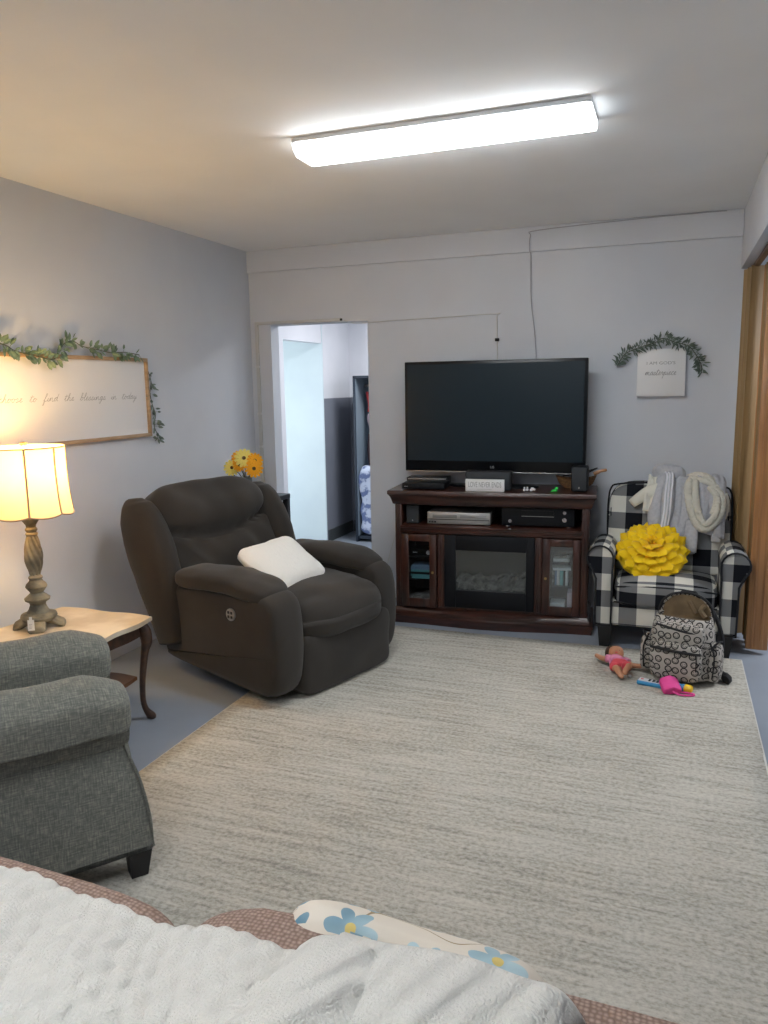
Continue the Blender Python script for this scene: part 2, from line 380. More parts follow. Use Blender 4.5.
def bx(bm, x0, x1, y0, y1, z0, z1, bev=0, seg=2, rot=None, piv=None):
    r = bmesh.ops.create_cube(bm, size=1); vs = r['verts']
    bmesh.ops.scale(bm, vec=(abs(x1-x0), abs(y1-y0), abs(z1-z0)), verts=vs)
    c = Vector(((x0+x1)/2, (y0+y1)/2, (z0+z1)/2)); bmesh.ops.translate(bm, vec=c, verts=vs)
    if rot is not None: bmesh.ops.rotate(bm, cent=Vector(piv) if piv else c, matrix=rot, verts=vs)
    if bev:
        es = list({e for v in vs for e in v.link_edges})
        bmesh.ops.bevel(bm, geom=es, offset=bev, segments=seg, affect='EDGES', profile=.5)
    return bm
def NB(): return bmesh.new()
def BX(*a, **k): return bx(NB(), *a, **k)
def tube(bm, pts, r, n=8, closed=False, cap=True):
    pts = [Vector(p) for p in pts]; k = len(pts); rs = r if isinstance(r, (list, tuple)) else [r]*k
    rings = []; prev = None
    for i, p in enumerate(pts):
        if closed: t = pts[(i+1) % k]-pts[i-1]
        else: t = pts[min(i+1, k-1)]-pts[max(i-1, 0)]
        if t.length < 1e-9: t = Vector((0,0,1))
        t.normalize()
        if prev is None:
            a = Vector((0,0,1)) if abs(t.z) < .9 else Vector((1,0,0)); u = t.cross(a).normalized()
        else: u = (prev-t*prev.dot(t)).normalized()
        prev = u; v = t.cross(u)
        rings.append([bm.verts.new(p+(u*math.cos(2*PI*j/n)+v*math.sin(2*PI*j/n))*rs[i]) for j in range(n)])
    m = k if closed else k-1
    for i in range(m):
        A, B = rings[i], rings[(i+1) % k]
        for j in range(n): bm.faces.new((A[j], A[(j+1) % n], B[(j+1) % n], B[j]))
    if cap and not closed: bm.faces.new(rings[0][::-1]); bm.faces.new(rings[-1])
    return bm
def smooth_path(pts, n=6, closed=False):
    P = [Vector(p) for p in pts]; out = []; k = len(P)
    rng = range(k) if closed else range(k-1)
    for i in rng:
        if closed: a, b, c, d = P[i-1], P[i], P[(i+1) % k], P[(i+2) % k]
        else: a, b, c, d = P[max(i-1,0)], P[i], P[i+1], P[min(i+2,k-1)]
        for j in range(n):
            t = j/n; out.append(.5*((2*b)+(c-a)*t+(2*a-5*b+4*c-d)*t*t+(-a+3*b-3*c+d)*t**3))
    if not closed: out.append(P[-1])
    return out
def lathe(bm, prof, n=24, c=(0,0,0), twist=None):
    c = Vector(c); rings = []
    for r, z in prof: rings.append([bm.verts.new(c+Vector((r*math.cos(2*PI*j/n), r*math.sin(2*PI*j/n), z))) for j in range(n)])
    for A, B in zip(rings, rings[1:]):
        for j in range(n): bm.faces.new((A[j], A[(j+1) % n], B[(j+1) % n], B[j]))
    if prof[0][0] > 1e-5: bm.faces.new(rings[0][::-1])
    if prof[-1][0] > 1e-5: bm.faces.new(rings[-1])
    bmesh.ops.remove_doubles(bm, verts=[v for R_ in (rings[0], rings[-1]) for v in R_], dist=1e-6)
    return bm
def prism(bm, poly, a0, a1, axis='y', bev=0, seg=2):
    def P(u, v, a):
        return Vector((u, a, v)) if axis == 'y' else Vector((a, u, v)) if axis == 'x' else Vector((u, v, a))
    A = [bm.verts.new(P(u, v, a0)) for u, v in poly]; B = [bm.verts.new(P(u, v, a1)) for u, v in poly]
    n = len(poly); fs = [bm.faces.new(A), bm.faces.new(B[::-1])]
    for i in range(n): bm.faces.new((A[i], B[i], B[(i+1) % n], A[(i+1) % n]))
    if bev:
        es = [e for f in fs for e in f.edges]; bmesh.ops.bevel(bm, geom=es, offset=bev, segments=seg, affect='EDGES', profile=.5)
    return bm
def puffy(bm, poly, a0, a1, axis='y', inset=.03, n=8, power=2.5, sm=3):
    """prism with pillowed edges: rings shrink towards the two ends"""
    pl = smooth_path([(u, v, 0) for u, v in poly], sm, closed=True) if sm else [Vector((u, v, 0)) for u, v in poly]
    c = sum(pl, Vector())/len(pl); rings = []
    def P(q, a): return Vector((q.x, a, q.y)) if axis == 'y' else Vector((a, q.x, q.y)) if axis == 'x' else Vector((q.x, q.y, a))
    k = len(pl)
    nr = []
    for i in range(k):
        t = (pl[(i+1) % k]-pl[i-1]).normalized(); nn = Vector((t.y, -t.x, 0))
        if nn.dot(pl[i]-c) < 0: nn = -nn
        nr.append(nn)
    for j in range(n+1):
        s = -1+2*j/n; s = math.copysign(abs(s)**.6, s)
        ins = inset*(1-(1-abs(s)**power)**(1/power))
        rings.append([bm.verts.new(P(pl[i]-nr[i]*ins, (a0+a1)/2+(a1-a0)/2*s)) for i in range(k)])
    for A, B in zip(rings, rings[1:]):
        for i in range(k): bm.faces.new((A[i], A[(i+1) % k], B[(i+1) % k], B[i]))
    bm.faces.new(rings[0][::-1]); bm.faces.new(rings[-1])
    return bm
def cushion(bm, c, half, e=4.0, n=10, M4=None, fn=None, es=None):
    """rounded, crowned box. e: squareness. fn(q,p)->p deform in local coords (q in -1..1)"""
    r = bmesh.ops.create_cube(bm, size=2); vs = r['verts']
    edges = list({ed for v in vs for ed in v.link_edges})
    bmesh.ops.subdivide_edges(bm, edges=edges, cuts=n-1, use_grid_fill=True)
    bm.verts.ensure_lookup_table()
    vs = list({v for v in bm.verts if v.tag is False})
    for v in vs:
        q = v.co.copy()
        q = Vector([math.copysign(math.sin(abs(x)*PI/2)**.8 if abs(x) < 1 else 1, x) for x in q])
        es_ = es or (e, e, e)
        # superellipsoid
        nrm = (abs(q.x)**e+abs(q.y)**e+abs(q.z)**e)**(1/e)
        s = q/nrm
        p = Vector((s.x*half[0], s.y*half[1], s.z*half[2]))
        if fn: p = fn(s, p)
        p = p + Vector(c) if M4 is None else M4 @ p
        v.co = p; v.tag = True
    return bm
def CU(*a, **k): return cushion(NB(), *a, **k)
def wrinkle(amp=.008, freq=5, seed=0):
    def f(s, p):
        d = noise.noise(Vector((p.x*freq+seed, p.y*freq, p.z*freq+seed*.7)))
        return p+Vector((s.x, s.y, s.z))*amp*d
    return f
def sheet(bm, nu, nv, f, uvlist=None):
    g = [[bm.verts.new(f(i/nu, j/nv)) for j in range(nv+1)] for i in range(nu+1)]
    for i in range(nu):
        for j in range(nv): bm.faces.new((g[i][j], g[i+1][j], g[i+1][j+1], g[i][j+1]))
    return bm
def text_bm(s, size, depth=.001, sx=1.0):
    cu = bpy.data.curves.new('t', 'FONT'); cu.body = s; cu.size = size; cu.extrude = depth; cu.align_x = 'CENTER'; cu.align_y = 'CENTER'
    o = bpy.data.objects.new('t', cu); COL.objects.link(o); bpy.context.view_layer.update()
    me = bpy.data.meshes.new_from_object(o.evaluated_get(bpy.context.evaluated_depsgraph_get()))
    bm = NB(); bm.from_mesh(me); bpy.data.objects.remove(o); bpy.data.meshes.remove(me); bpy.data.curves.remove(cu)
    bmesh.ops.scale(bm, vec=(sx,1,1), verts=bm.verts[:]); return bm
def copy_tree(o, parent=None):
    c = o.copy(); COL.objects.link(c)
    if parent is not None: c.parent = parent
    for ch in list(o.children): copy_tree(ch, c)
    return c

# ------------------------------------------------------------------ room shell
XL, XR, YB, ZC = -3.0, .345, 5.2, 2.547
YF = -3.0
struct('floor', BX(-5.2, 4.6, YF-.1, 9.2, -.12, 0), M['floor'], smooth=False)
struct('ceiling', BX(-5.2, 4.6, YF-.1, 9.2, ZC, ZC+.12), M['ceiling'], smooth=False)
struct('wall_left', BX(XL-.12, XL, YF, YB+.0, 0, ZC), M['wall'], smooth=False)
bm = NB()
OX0, OX1, OZ = -2.83, -2.055, 2.01
bx(bm, XL-.12, OX0, YB, YB+.12, 0, ZC); bx(bm, OX1, .47, YB, YB+.12, 0, ZC); bx(bm, OX0, OX1, YB, YB+.12, OZ, ZC)
struct('wall_back', bm, M['wall'], smooth=False)
struct('trim_1', BX(XL, XR, YB-.022, YB, 2.392, ZC, .004), M['wall'], smooth=False)          # furred band under the ceiling
struct('wall_front', BX(-5.2, 4.6, YF-.12, YF, 0, ZC), M['wall'], smooth=False)
struct('wall_right', BX(XR, XR+.085, YF, YB, 2.207, ZC), M['wall'], smooth=False)              # header over the wide opening
struct('trim_2', BX(.425, 1.2, YF, YF+.05, 0, 2.2), M['wall'], smooth=False)
# next room beyond the opening
struct('wall_next_room_back', BX(.47, 4.6, 8.0, 8.12, 0, ZC), M['wall'], smooth=False)
struct('wall_next_room_left', BX(.35, .47, 5.32, 8.0, 0, ZC), M['wall'], smooth=False)
struct('wall_next_room_right', BX(4.48, 4.6, YF, 8.0, 0, ZC), M['wall'], smooth=False)
struct('baseboard_next_room', BX(.47, 4.48, 7.985, 8.0, 0, .09, .003), M['dark_board'], smooth=False)
# hallway behind the back wall
HX = -3.22
bm = NB(); HY0, HY1, HZ = 6.13, 6.95, 1.97
bx(bm, HX-.1, HX, YB+.12, HY0, 0, ZC); bx(bm, HX-.1, HX, HY0, HY1-.03, HZ, ZC); bx(bm, HX-.1, HX, HY1, 7.6, 1.44, ZC)
struct('wall_hallway_left', bm, M['hall_white'], smooth=False)
struct('wall_hallway_lower', BX(HX-.1, HX, HY1, 7.6, 0, 1.44), M['hall_grey'], smooth=False)
struct('wall_hallway_side', BX(-4.6, HX-.001, HY1-.02, HY1-.001, 0, ZC), M['hall_bright'], smooth=False)
struct('wall_hallway_outer', BX(-4.7, -4.6, YB, HY1+.1, 0, ZC), M['hall_bright'], smooth=False)
struct('wall_hallway_near', BX(-4.6, XL-.12, YB+.02, YB+.12, 0, ZC), M['hall_bright'], smooth=False)
bm = NB(); bx(bm, HX-.1, -1.2, 7.6, 7.7, 0, 1.44)
struct('wall_hallway_back_lower', bm, M['hall_grey'], smooth=False)
struct('wall_hallway_back_upper', BX(HX-.1, -1.2, 7.6, 7.7, 1.44, ZC), M['hall_white'], smooth=False)
struct('wall_hallway_right', BX(-1.3, -1.2, YB+.12, 7.6, 0, ZC), M['hall_white'], smooth=False)
struct('baseboard_hallway', BX(HX, HX+.015, HY1+.01, 7.58, 0, .12, .003), M['dark_board'], smooth=False)
struct('baseboard_hallway_back', BX(HX+.02, -1.31, 7.585, 7.6, 0, .12, .003), M['dark_board'], smooth=False)

# rug
RX0, RX1, RY0, RY1 = -1.975, .413, 1.45, 4.52
rug = thing('area_rug', 'large pale grey and beige rug with fine striped weave covering the floor', 'rug', ((RX0+RX1)/2,(RY0+RY1)/2,0))
bm = NB()
def rugf(u, v):
    x = RX0+(RX1-RX0)*u; y = RY0+(RY1-RY0)*v
    return Vector((x, y, .009+.0012*noise.noise(Vector((x*2, y*2, 0)))))
sheet(bm, 24, 34, rugf)
obj('pile', bm, M['rug'], rug, solid=.014)
bm = NB(); e = .006
tube(bm, [(RX0,RY0,.008),(RX0,RY1,.008),(RX1,RY1,.008),(RX1,RY0,.008)], .0085, 6, closed=True); obj('binding', bm, M['rug_edge'], rug)

# accordion folding door stacked at the back right corner
fd = thing('folding_door', 'tall honey brown accordion folding door pushed open beside the checked armchair', 'folding door', (.43,4.95,0))
n = 10; y0, y1 = 4.72, 5.15
for i in range(n):
    ya = y0+(y1-y0)*i/n; yb = y0+(y1-y0)*(i+1)/n; xa, xb = (.36+.012*(i%3), .46) if i % 2 else (.46, .36+.012*((i+1)%3))
    ym = (ya+yb)/2
    if ym < 4.95: xa, xb = max(xa, .452), max(xb, .452); xa, xb = (.452, .53) if i % 2 else (.53, .452)
    bm = NB(); d = Vector((xb-xa, (yb-ya)*.9, 0)); L_ = d.length; a = math.atan2(d.y, d.x)
    bx(bm, -L_/2-.004, L_/2+.004, -.006, .006, .035, 2.19, .003)
    bmesh.ops.rotate(bm, cent=(0,0,0), matrix=Matrix.Rotation(a, 3, 'Z'), verts=bm.verts[:]); bmesh.ops.translate(bm, vec=((xa+xb)/2, ym, 0), verts=bm.verts[:])
    obj('fold_panel', bm, M['door_wood'] if i % 3 == 1 else M['door_fold'], fd)
bm = NB(); bx(bm, .445, .56, 4.675, 4.712, .03, 2.19, .006); bx(bm, .47, .483, 4.668, 4.678, .04, 2.18, .003); bx(bm, .52, .533, 4.668, 4.678, .04, 2.18, .003)
obj('lead_post', bm, M['door_wood'], fd)
obj('track', BX(.395, .425, 4.0, 5.19, 2.185, 2.207, .002), M['walnut_mid'], fd)
obj('latch', bx(NB(), .55, .568, 4.66, 4.70, .55, .68, .004), M['door_fold'], fd)

# ceiling fixture
def fixture(cx, cy, label):
    t = thing('ceiling_light', label, 'ceiling light', (cx, cy, ZC))
    bm = NB(); bx(bm, cx-.59, cx+.59, cy-.125, cy+.125, ZC-.018, ZC, .003); obj('housing', bm, M['white_metal'], t)
    prof = [(-.11, ZC-.018), (-.10, ZC-.042), (-.07, ZC-.062), (.07, ZC-.062), (.10, ZC-.042), (.11, ZC-.018)]
    bm = NB(); prism(bm, [(cy+a, b) for a, b in prof], cx-.58, cx+.58, 'x'); obj('lens', bm, M['lens'], t, smooth=False)
    for s in (-1, 1):
        bm = NB(); prism(bm, [(cy+a*1.03, b) for a, b in prof], cx+s*.58, cx+s*.591, 'x'); obj('end_cap', bm, M['lens_end'], t, smooth=False)
fixture(-.905, 3.10, 'lit fluorescent wraparound light fixed across the ceiling')
fixture(-.905, .25, 'added fluorescent wraparound light out of view on the ceiling above the brown sofa')  # unseen extra fixture, added to brighten the foreground
fixture(-.905, -2.3, 'added fluorescent wraparound light out of view on the ceiling far behind the sofa')  # another unseen fixture, added as ambient fill for the room and ceiling

# ------------------------------------------------------------------ wall cables
tube_pts = [(-2.945,YB-.012,.05),(-2.945,YB-.012,2.03),(-2.33,YB-.012,2.045)]
t = thing('wall_conduit', 'thin white cable conduit running up the wall and over the doorway', 'conduit', (-2.945,YB,0))
bm = NB(); bx(bm, -2.955,-2.931,YB-.018,YB,.0,2.035,.002); bx(bm, -2.937,-2.26,YB-.018,YB,2.016,2.036,.002); obj('channel', bm, M['cable_white'], t)
for z in (.6,1.1,1.35,1.7): obj('clip', BX(-2.962,-2.930,YB-.018,YB,z,z+.018,.002), M['white_plastic'], t)
obj('end_plug', BX(-2.262,-2.247,YB-.018,YB,2.018,2.034,.003), M['black_plastic'], t)
bm = NB(); tube(bm, smooth_path([(-2.23,YB-.006,2.02),(-2.18,YB-.006,2.0),(-2.1,YB-.007,1.995),(-1.9,YB-.006,2.002),(-1.5,YB-.006,2.008),(-1.13,YB-.006,2.014),(-1.125,YB-.006,1.99),(-1.12,YB-.006,1.75),(-1.12,YB-.006,1.4)],5), .0035, 6)
tag(obj('wall_cable', bm, M['cable_white'], loc=(-1.7,YB,2.0)), 'thin pale cable stapled along the wall from the doorway down behind the television', 'cable')
tag(obj('cable_connector', BX(-1.135,-1.108,YB-.02,YB,1.835,1.855,.003), M['black_plastic'], loc=(-1.12,YB,1.84)), 'small black connector on the cable dropping to the television', 'connector')
bm = NB(); tube(bm, smooth_path([(.25,YB-.03,2.54),(-.2,YB-.03,2.538),(-.85,YB-.03,2.52),(-.905,YB-.03,2.49),(-.91,YB-.028,2.4),(-.905,YB-.008,2.37),(-.9,YB-.007,2.1),(-.875,YB-.007,1.9),(-.86,YB-.007,1.7),(-.86,YB-.007,1.4)],5), .003, 6)
tag(obj('wall_cable', bm, mat('painted_grey_cable', srgb(160,161,168), .6), loc=(-.9,YB,2.4)), 'grey cable curving down from the ceiling edge to the top of the television', 'cable')
bm = NB(); tube(bm, smooth_path([(-1.77,5.17,.9),(-1.80,5.1,.6),(-1.86,5.05,.35),(-1.9,5.0,.1),(-1.86,4.9,.012),(-1.8,4.8,.01)],5), .003, 6)
tag(obj('power_cord', bm, M['cable_white'], loc=(-1.9,5.0,0)), 'thin white cord hanging beside the left end of the media console', 'cord')

# ------------------------------------------------------------------ media console with fireplace
CR = Rd(4.6); CP = (-1.08, 4.925)
con = thing('media_console', 'dark cherry media console with glass doors and electric fireplace below the television', 'media console', (CP[0],CP[1],0), CR)
FY = -.205
def bow(x, y0, amp, hw=.62): return y0-amp*math.cos(min(1, abs(x)/hw)*PI/2)**1
def moulding(bm, rings, n=22):
    """rings: list (z, halfwidth, yfront, bow, yback)"""
    R_ = []
    for z, hw, yf, am, yb in rings:
        r = [Vector((-hw, yb, z))]
        for i in range(n+1):
            x = -hw+2*hw*i/n
            s = abs(x)/hw; b_ = am*(math.cos(s*PI/.92) * .5+.5 if s < .92 else 0)
            r.append(Vector((x, yf-b_, z)))
        r.append(Vector((hw, yb, z))); R_.append([bm.verts.new(p) for p in r])
    k = len(R_[0])
    for A, B in zip(R_, R_[1:]):
        for i in range(k): bm.faces.new((A[i], A[(i+1) % k], B[(i+1) % k], B[i]))
    bm.faces.new(R_[0][::-1]); bm.faces.new(R_[-1])
    return bm
HWB = .615
bm = NB(); moulding(bm, [(0,.645,FY-.03,.045,.2),(.03,.645,FY-.03,.045,.2),(.04,.652,FY-.036,.045,.2),(.055,.65,FY-.034,.045,.2),(.06,.635,FY-.02,.042,.2),(.08,.632,FY-.018,.042,.2),(.09,.622,FY-.006,.035,.2),(.1,.62,FY,.02,.2)])
obj('plinth', bm, M['cherry'], con, local=True, angle=50)
bm = NB(); moulding(bm, [(.788,HWB,FY,.012,.2),(.796,HWB+.012,FY-.012,.014,.2),(.818,HWB+.018,FY-.018,.016,.2),(.842,HWB+.025,FY-.03,.018,.205),(.852,HWB+.032,FY-.038,.02,.205),(.858,HWB+.036,FY-.042,.02,.21),(.86,HWB+.04,FY-.047,.02,.21),(.88,HWB+.04,FY-.047,.02,.21),(.885,HWB+.036,FY-.043,.02,.21)])
obj('top', bm, M['cherry'], con, local=True, angle=50)
bm = NB()
bx(bm, -HWB, -HWB+.045, FY, .2, .1, .808, .004); bx(bm, HWB-.045, HWB, FY, .2, .1, .808, .004)
bx(bm, -HWB+.045, HWB-.045, .185, .2, .1, .808); bx(bm, -HWB+.045, HWB-.045, FY+.01, .2, .1, .118)
bx(bm, -.335, -.29, FY, .19, .118, .6, .004); bx(bm, .29, .335, FY, .19, .118, .6, .004)
for s in (-1, 1):
    for k in (.012, .03): bx(bm, s*(HWB-k)-.004, s*(HWB-k)+.004, FY-.007, FY+.002, .11, .8, .003)
    for k in (.3, .325): bx(bm, s*k-.005, s*k+.005, FY-.007, FY+.002, .11, .6, .003)
obj('body', bm, M['cherry_v'], con, local=True)
bm = NB(); moulding(bm, [(.6,.572,FY-.002,.0,.19),(.607,.576,FY-.01,.004,.19),(.618,.576,FY-.012,.004,.19),(.622,.574,FY-.006,.003,.19),(.636,.574,FY-.006,.003,.19),(.64,.578,FY-.013,.004,.19),(.652,.578,FY-.013,.004,.19),(.657,.572,FY-.003,.0,.19)])
obj('shelf', bm, M['cherry'], con, local=True, angle=50)
bm = NB(); bx(bm, -.57, .57, .17, .185, .657, .806); obj('back_panel', bm, M['cabinet_dark'], con, local=True, smooth=False)
for s in (-1, 1):
    for z in (.28, .43):
        obj('inner_shelf', BX(s*.57 if s < 0 else .335, -.335 if s < 0 else .57, FY+.04, .18, z, z+.008), M['cabinet_dark'] if s < 0 else M['glass'], con, local=True, smooth=False)
    x0, x1 = (-.568, -.338) if s < 0 else (.338, .568)
    bm = NB(); f = .046; yy = FY-.004
    bx(bm, x0, x0+f, yy-.016, yy, .112, .597, .004); bx(bm, x1-f, x1, yy-.016, yy, .112, .597, .004)
    bx(bm, x0+f, x1-f, yy-.016, yy, .112, .112+f+.01, .004); bx(bm, x0+f, x1-f, yy-.016, yy, .597-f, .597, .004)
    d = obj('door', bm, M['cherry_v'], con, local=True)
    obj('glass_pane', BX(x0+f-.004, x1-f+.004, yy-.009, yy-.006, .16, .56), M['glass'], d, local=True, smooth=False)
    hx = -.36 if s < 0 else .36
    bm = NB(); tube(bm, [(hx, yy-.016, .35), (hx, yy-.03, .35)], [.004, .009], 10); obj('handle', bm, M['gold'], d, local=True)
# fireplace insert
bm = NB()
fx0, fx1, fz0, fz1 = -.288, .288, .118, .598; gx0, gx1, gz0, gz1 = -.215, .235, .235, .5
bx(bm, fx0, gx0, FY-.004, FY+.02, fz0, fz1, .003); bx(bm, gx1, fx1, FY-.004, FY+.02, fz0, fz1, .003)
bx(bm, gx0, gx1, FY-.004, FY+.02, fz0, gz0, .003); bx(bm, gx0, gx1, FY-.004, FY+.02, gz1, fz1, .003)
fp = obj('fireplace_frame', bm, M['black_plastic'], con, local=True)
obj('fireplace_glass', BX(gx0, gx1, FY+.004, FY+.007, gz0, gz1), M['glass_dark'], fp, local=True, smooth=False)
bm = NB(); bx(bm, gx0-.03, gx1+.03, .1, .11, .2, .56); bx(bm, gx0-.03, gx1+.03, FY+.02, .1, .225, .235)
obj('firebox', bm, M['fire_back'], fp, local=True, smooth=False)
bm = NB()
def emb(u, v):
    x = gx0+.01+(gx1-gx0-.02)*u; y = FY+.025+.13*v
    return Vector((x, y, .24+.05*v+.05*math.sin(v*PI)*(.5+noise.noise(Vector((x*22, y*22, 3))))+.015*noise.noise(Vector((x*60, y*60, 1)))))
sheet(bm, 60, 16, emb)
for i in range(7):
    x = -.17+.06*i+random.uniform(-.015,.015); tube(bm, smooth_path([(x-.04,FY+.06,.27+random.uniform(0,.03)),(x,FY+.09,.31+random.uniform(-.01,.03)),(x+.045,FY+.13,.3+random.uniform(-.02,.05))],3), .014, 7)
obj('ember_bed', bm, M['fire_bed'], fp, local=True, angle=0)

def onc(x, y, z):      # console-local to world
    c, s = math.cos(CR), math.sin(CR); return Vector((CP[0]+c*x-s*y, CP[1]+s*x+c*y, z))
ZT = .885
# television
TVR = Rd(1.8); p = onc(0.0, .03, ZT)
tv = thing('television', 'large flat screen television standing on the cherry media console', 'television', (-1.092,4.95,ZT), TVR)
W2 = .592; z0, z1 = .096, .82
bm = NB(); bx(bm, -W2, W2, -.02, .03, z0, z1, .006); bx(bm, -.4, .4, .03, .075, z0+.1, z1-.14, .02); obj('casing', bm, M['gloss_black'], tv, local=True)
obj('screen', BX(-W2+.02, W2-.02, -.0225, -.019, z0+.075, z1-.02), M['screen'], tv, local=True, smooth=False)
bm = NB(); bx(bm, -W2+.004, W2-.004, -.0245, -.019, z0+.0, z0+.006, .001); obj('bottom_trim', bm, M['silver'], tv, local=True)
bm = text_bm('LG', .022, .0006); bmesh.ops.rotate(bm, cent=(0,0,0), matrix=Matrix.Rotation(PI/2, 3, 'X'), verts=bm.verts[:]); bmesh.ops.translate(bm, vec=(0.0,-.0215,z0+.036), verts=bm.verts[:])
obj('logo', bm, M['silver'], tv, local=True, smooth=False)
bm = NB(); bx(bm, -.09, .09, -.005, .03, .01, z0+.02, .006); obj('neck', bm, M['gloss_black'], tv, local=True)
bm = NB(); prism(bm, [(.3*math.cos(a*PI/16)*(1 if abs(math.cos(a*PI/16))<.99 else 1), .085*math.sin(a*PI/16)) for a in range(32)], .001, .014, 'z', .004); obj('base', bm, M['gloss_black'], tv, local=True)

def item(name, label, cat, lx, ly, z, rz=0, group=None):
    p = onc(lx, ly, z); return thing(name, label, cat, p, CR+rz, group)
t = item('cable_box', 'flat black cable box on the left end of the console top', 'cable box', -.43, -.1, ZT+.001)
bm = NB(); bx(bm, -.14,.14,-.09,.09,.004,.042,.004); obj('case', bm, M['black_plastic'], t, local=True)
obj('display', BX(-.12,-.03,-.0915,-.089,.014,.03), M['gloss_black'], t, local=True, smooth=False)
obj('logo', BX(-.125,-.1,-.093,-.0905,.018,.022), M['silver'], t, local=True, smooth=False)
t = item('disc_player', 'slim black disc player lying behind the cable box', 'disc player', -.45, .08, ZT+.001)
bm = NB(); bx(bm, -.14,.14,-.07,.07,.003,.055,.004); obj('case', bm, M['gloss_black'], t, local=True)
obj('trim_line', BX(-.13,.13,-.0725,-.0695,.044,.05), M['silver'], t, local=True, smooth=False)
t = item('center_speaker', 'dark grey centre speaker in front of the television behind the white sign', 'speaker', -.015, -.115, ZT+.001)
bm = NB(); bx(bm, -.145,.145,-.045,.045,0,.122,.008); obj('cabinet', bm, M['black_matte'], t, local=True)
obj('grille', BX(-.138,.138,-.05,-.044,.006,.116,.003), M['dark_grey_plastic'], t, local=True)
t = item('tabletop_sign', 'small white block sign with thin capital lettering below the television', 'sign', -.028, -.195, ZT+.001, Rd(-1.5))
obj('board', BX(-.123,.123,-.012,.012,0,.075,.002), M['sign_white'], t, local=True)
bm = text_bm('LOVE NEVER ENDS', .048, .0005, .52); bmesh.ops.rotate(bm, cent=(0,0,0), matrix=Matrix.Rotation(PI/2, 3, 'X'), verts=bm.verts[:]); bmesh.ops.translate(bm, vec=(0,-.0125,.041), verts=bm.verts[:])
obj('lettering', bm, M['ink'], t, local=True, smooth=False)
obj('underline', BX(-.045,.045,-.0128,-.0118,.013,.0145), M['ink'], t, local=True, smooth=False)
t = item('speaker', 'small dark grey speaker on the right end of the console top', 'speaker', .55, -.10, ZT+.001, Rd(-4))
bm = NB(); bx(bm, -.05,.05,-.05,.05,0,.16,.014,3); obj('cabinet', bm, M['black_plastic'], t, local=True)
obj('grille', bx(NB(), -.044,.044,-.055,-.048,.008,.152,.006), M['dark_grey_plastic'], t, local=True)
obj('logo', BX(-.004,.004,-.0565,-.0545,.022,.032), M['silver'], t, local=True, smooth=False)
# wicker basket with upswept end
t = item('wicker_basket', 'shallow brown wicker basket behind the small speaker', 'basket', .52, .06, ZT+.001)
bm = NB()
rr = []
for k, (s, z) in enumerate(((.55,.0),(.8,.025),(1,.06),(.95,.06),(.75,.03),(.5,.008))):
    rr.append([bm.verts.new((.13*s*math.cos(a*PI/12), .075*s*math.sin(a*PI/12), z+(.022*s*abs(math.cos(a*PI/12))**3 if z > .05 else 0))) for a in range(24)])
for A, B in zip(rr, rr[1:]):
    for i in range(24): bm.faces.new((A[i], A[(i+1)%24], B[(i+1)%24], B[i]))
bm.faces.new(rr[0][::-1]); bm.faces.new(rr[-1]); obj('bowl', bm, M['wicker'], t, local=True)
bm = NB(); tube(bm, smooth_path([(.11,0,.09),(.15,0,.11),(.19,0,.118)],4), [.012]*4+[.010]*4+[.007], 8); obj('handle', bm, M['door_wood'], t, local=True)
bm = NB(); tube(bm, smooth_path([(-.08,-.04,.08),(0,-.045,.095),(.09,-.03,.12),(.13,0,.13),(.08,.03,.1)],4), .004, 6)
tag(obj('coiled_cable', bm, M['cable_dark'], loc=(0,0,0)), 'thin dark cable lying in the wicker basket', 'cable'); o = COL.objects[-1] if False else bpy.data.objects['coiled_cable']; o.matrix_world = Matrix.Translation(onc(.52,.06,ZT)) @ Matrix.Rotation(CR,4,'Z')
bm = NB()
for dx, dz in ((-.012,.0),(.012,.002)):
    cushion(bm, (dx,0,.014+dz), (.011,.009,.013), 2.4, 4); cushion(bm, (dx,0,.032+dz), (.008,.007,.008), 2.2, 4)
f1 = obj('figurine', bm, M['toy_white'], loc=(0,0,0)); f1.location = onc(.225,-.17,ZT+.001); f1.scale = (.75,.75,.75); tag(f1, 'pair of tiny white figurines on the console top beside the white sign', 'figurine')
bm = NB()
for dx, dz, h in ((-.01,.0,.012),(.012,.006,.01),(.0,.015,.008)): cushion(bm, (dx,0,.012+dz), (.014,.008,h), 2.4, 4)
f2 = obj('figurine', bm, M['toy_white'], loc=(0,0,0)); f2.location = onc(.265,-.165,ZT+.001); f2.scale = (.75,.75,.75); tag(f2, 'tiny white lumpy figurine to the right of the figurine pair on the console', 'figurine')
bm = NB(); cushion(bm, (0,0,.008), (.018,.008,.008), 2.4, 4); cushion(bm, (.012,0,.022), (.012,.006,.01), 2.2, 4); tube(bm, [(-.012,0,.006),(-.022,0,.003)], .004, 6)
f3 = obj('toy_animal', bm, M['green_toy'], loc=(0,0,0)); f3.location = onc(.40,-.16,ZT+.001); tag(f3, 'tiny bright green plastic toy on the console top', 'toy')

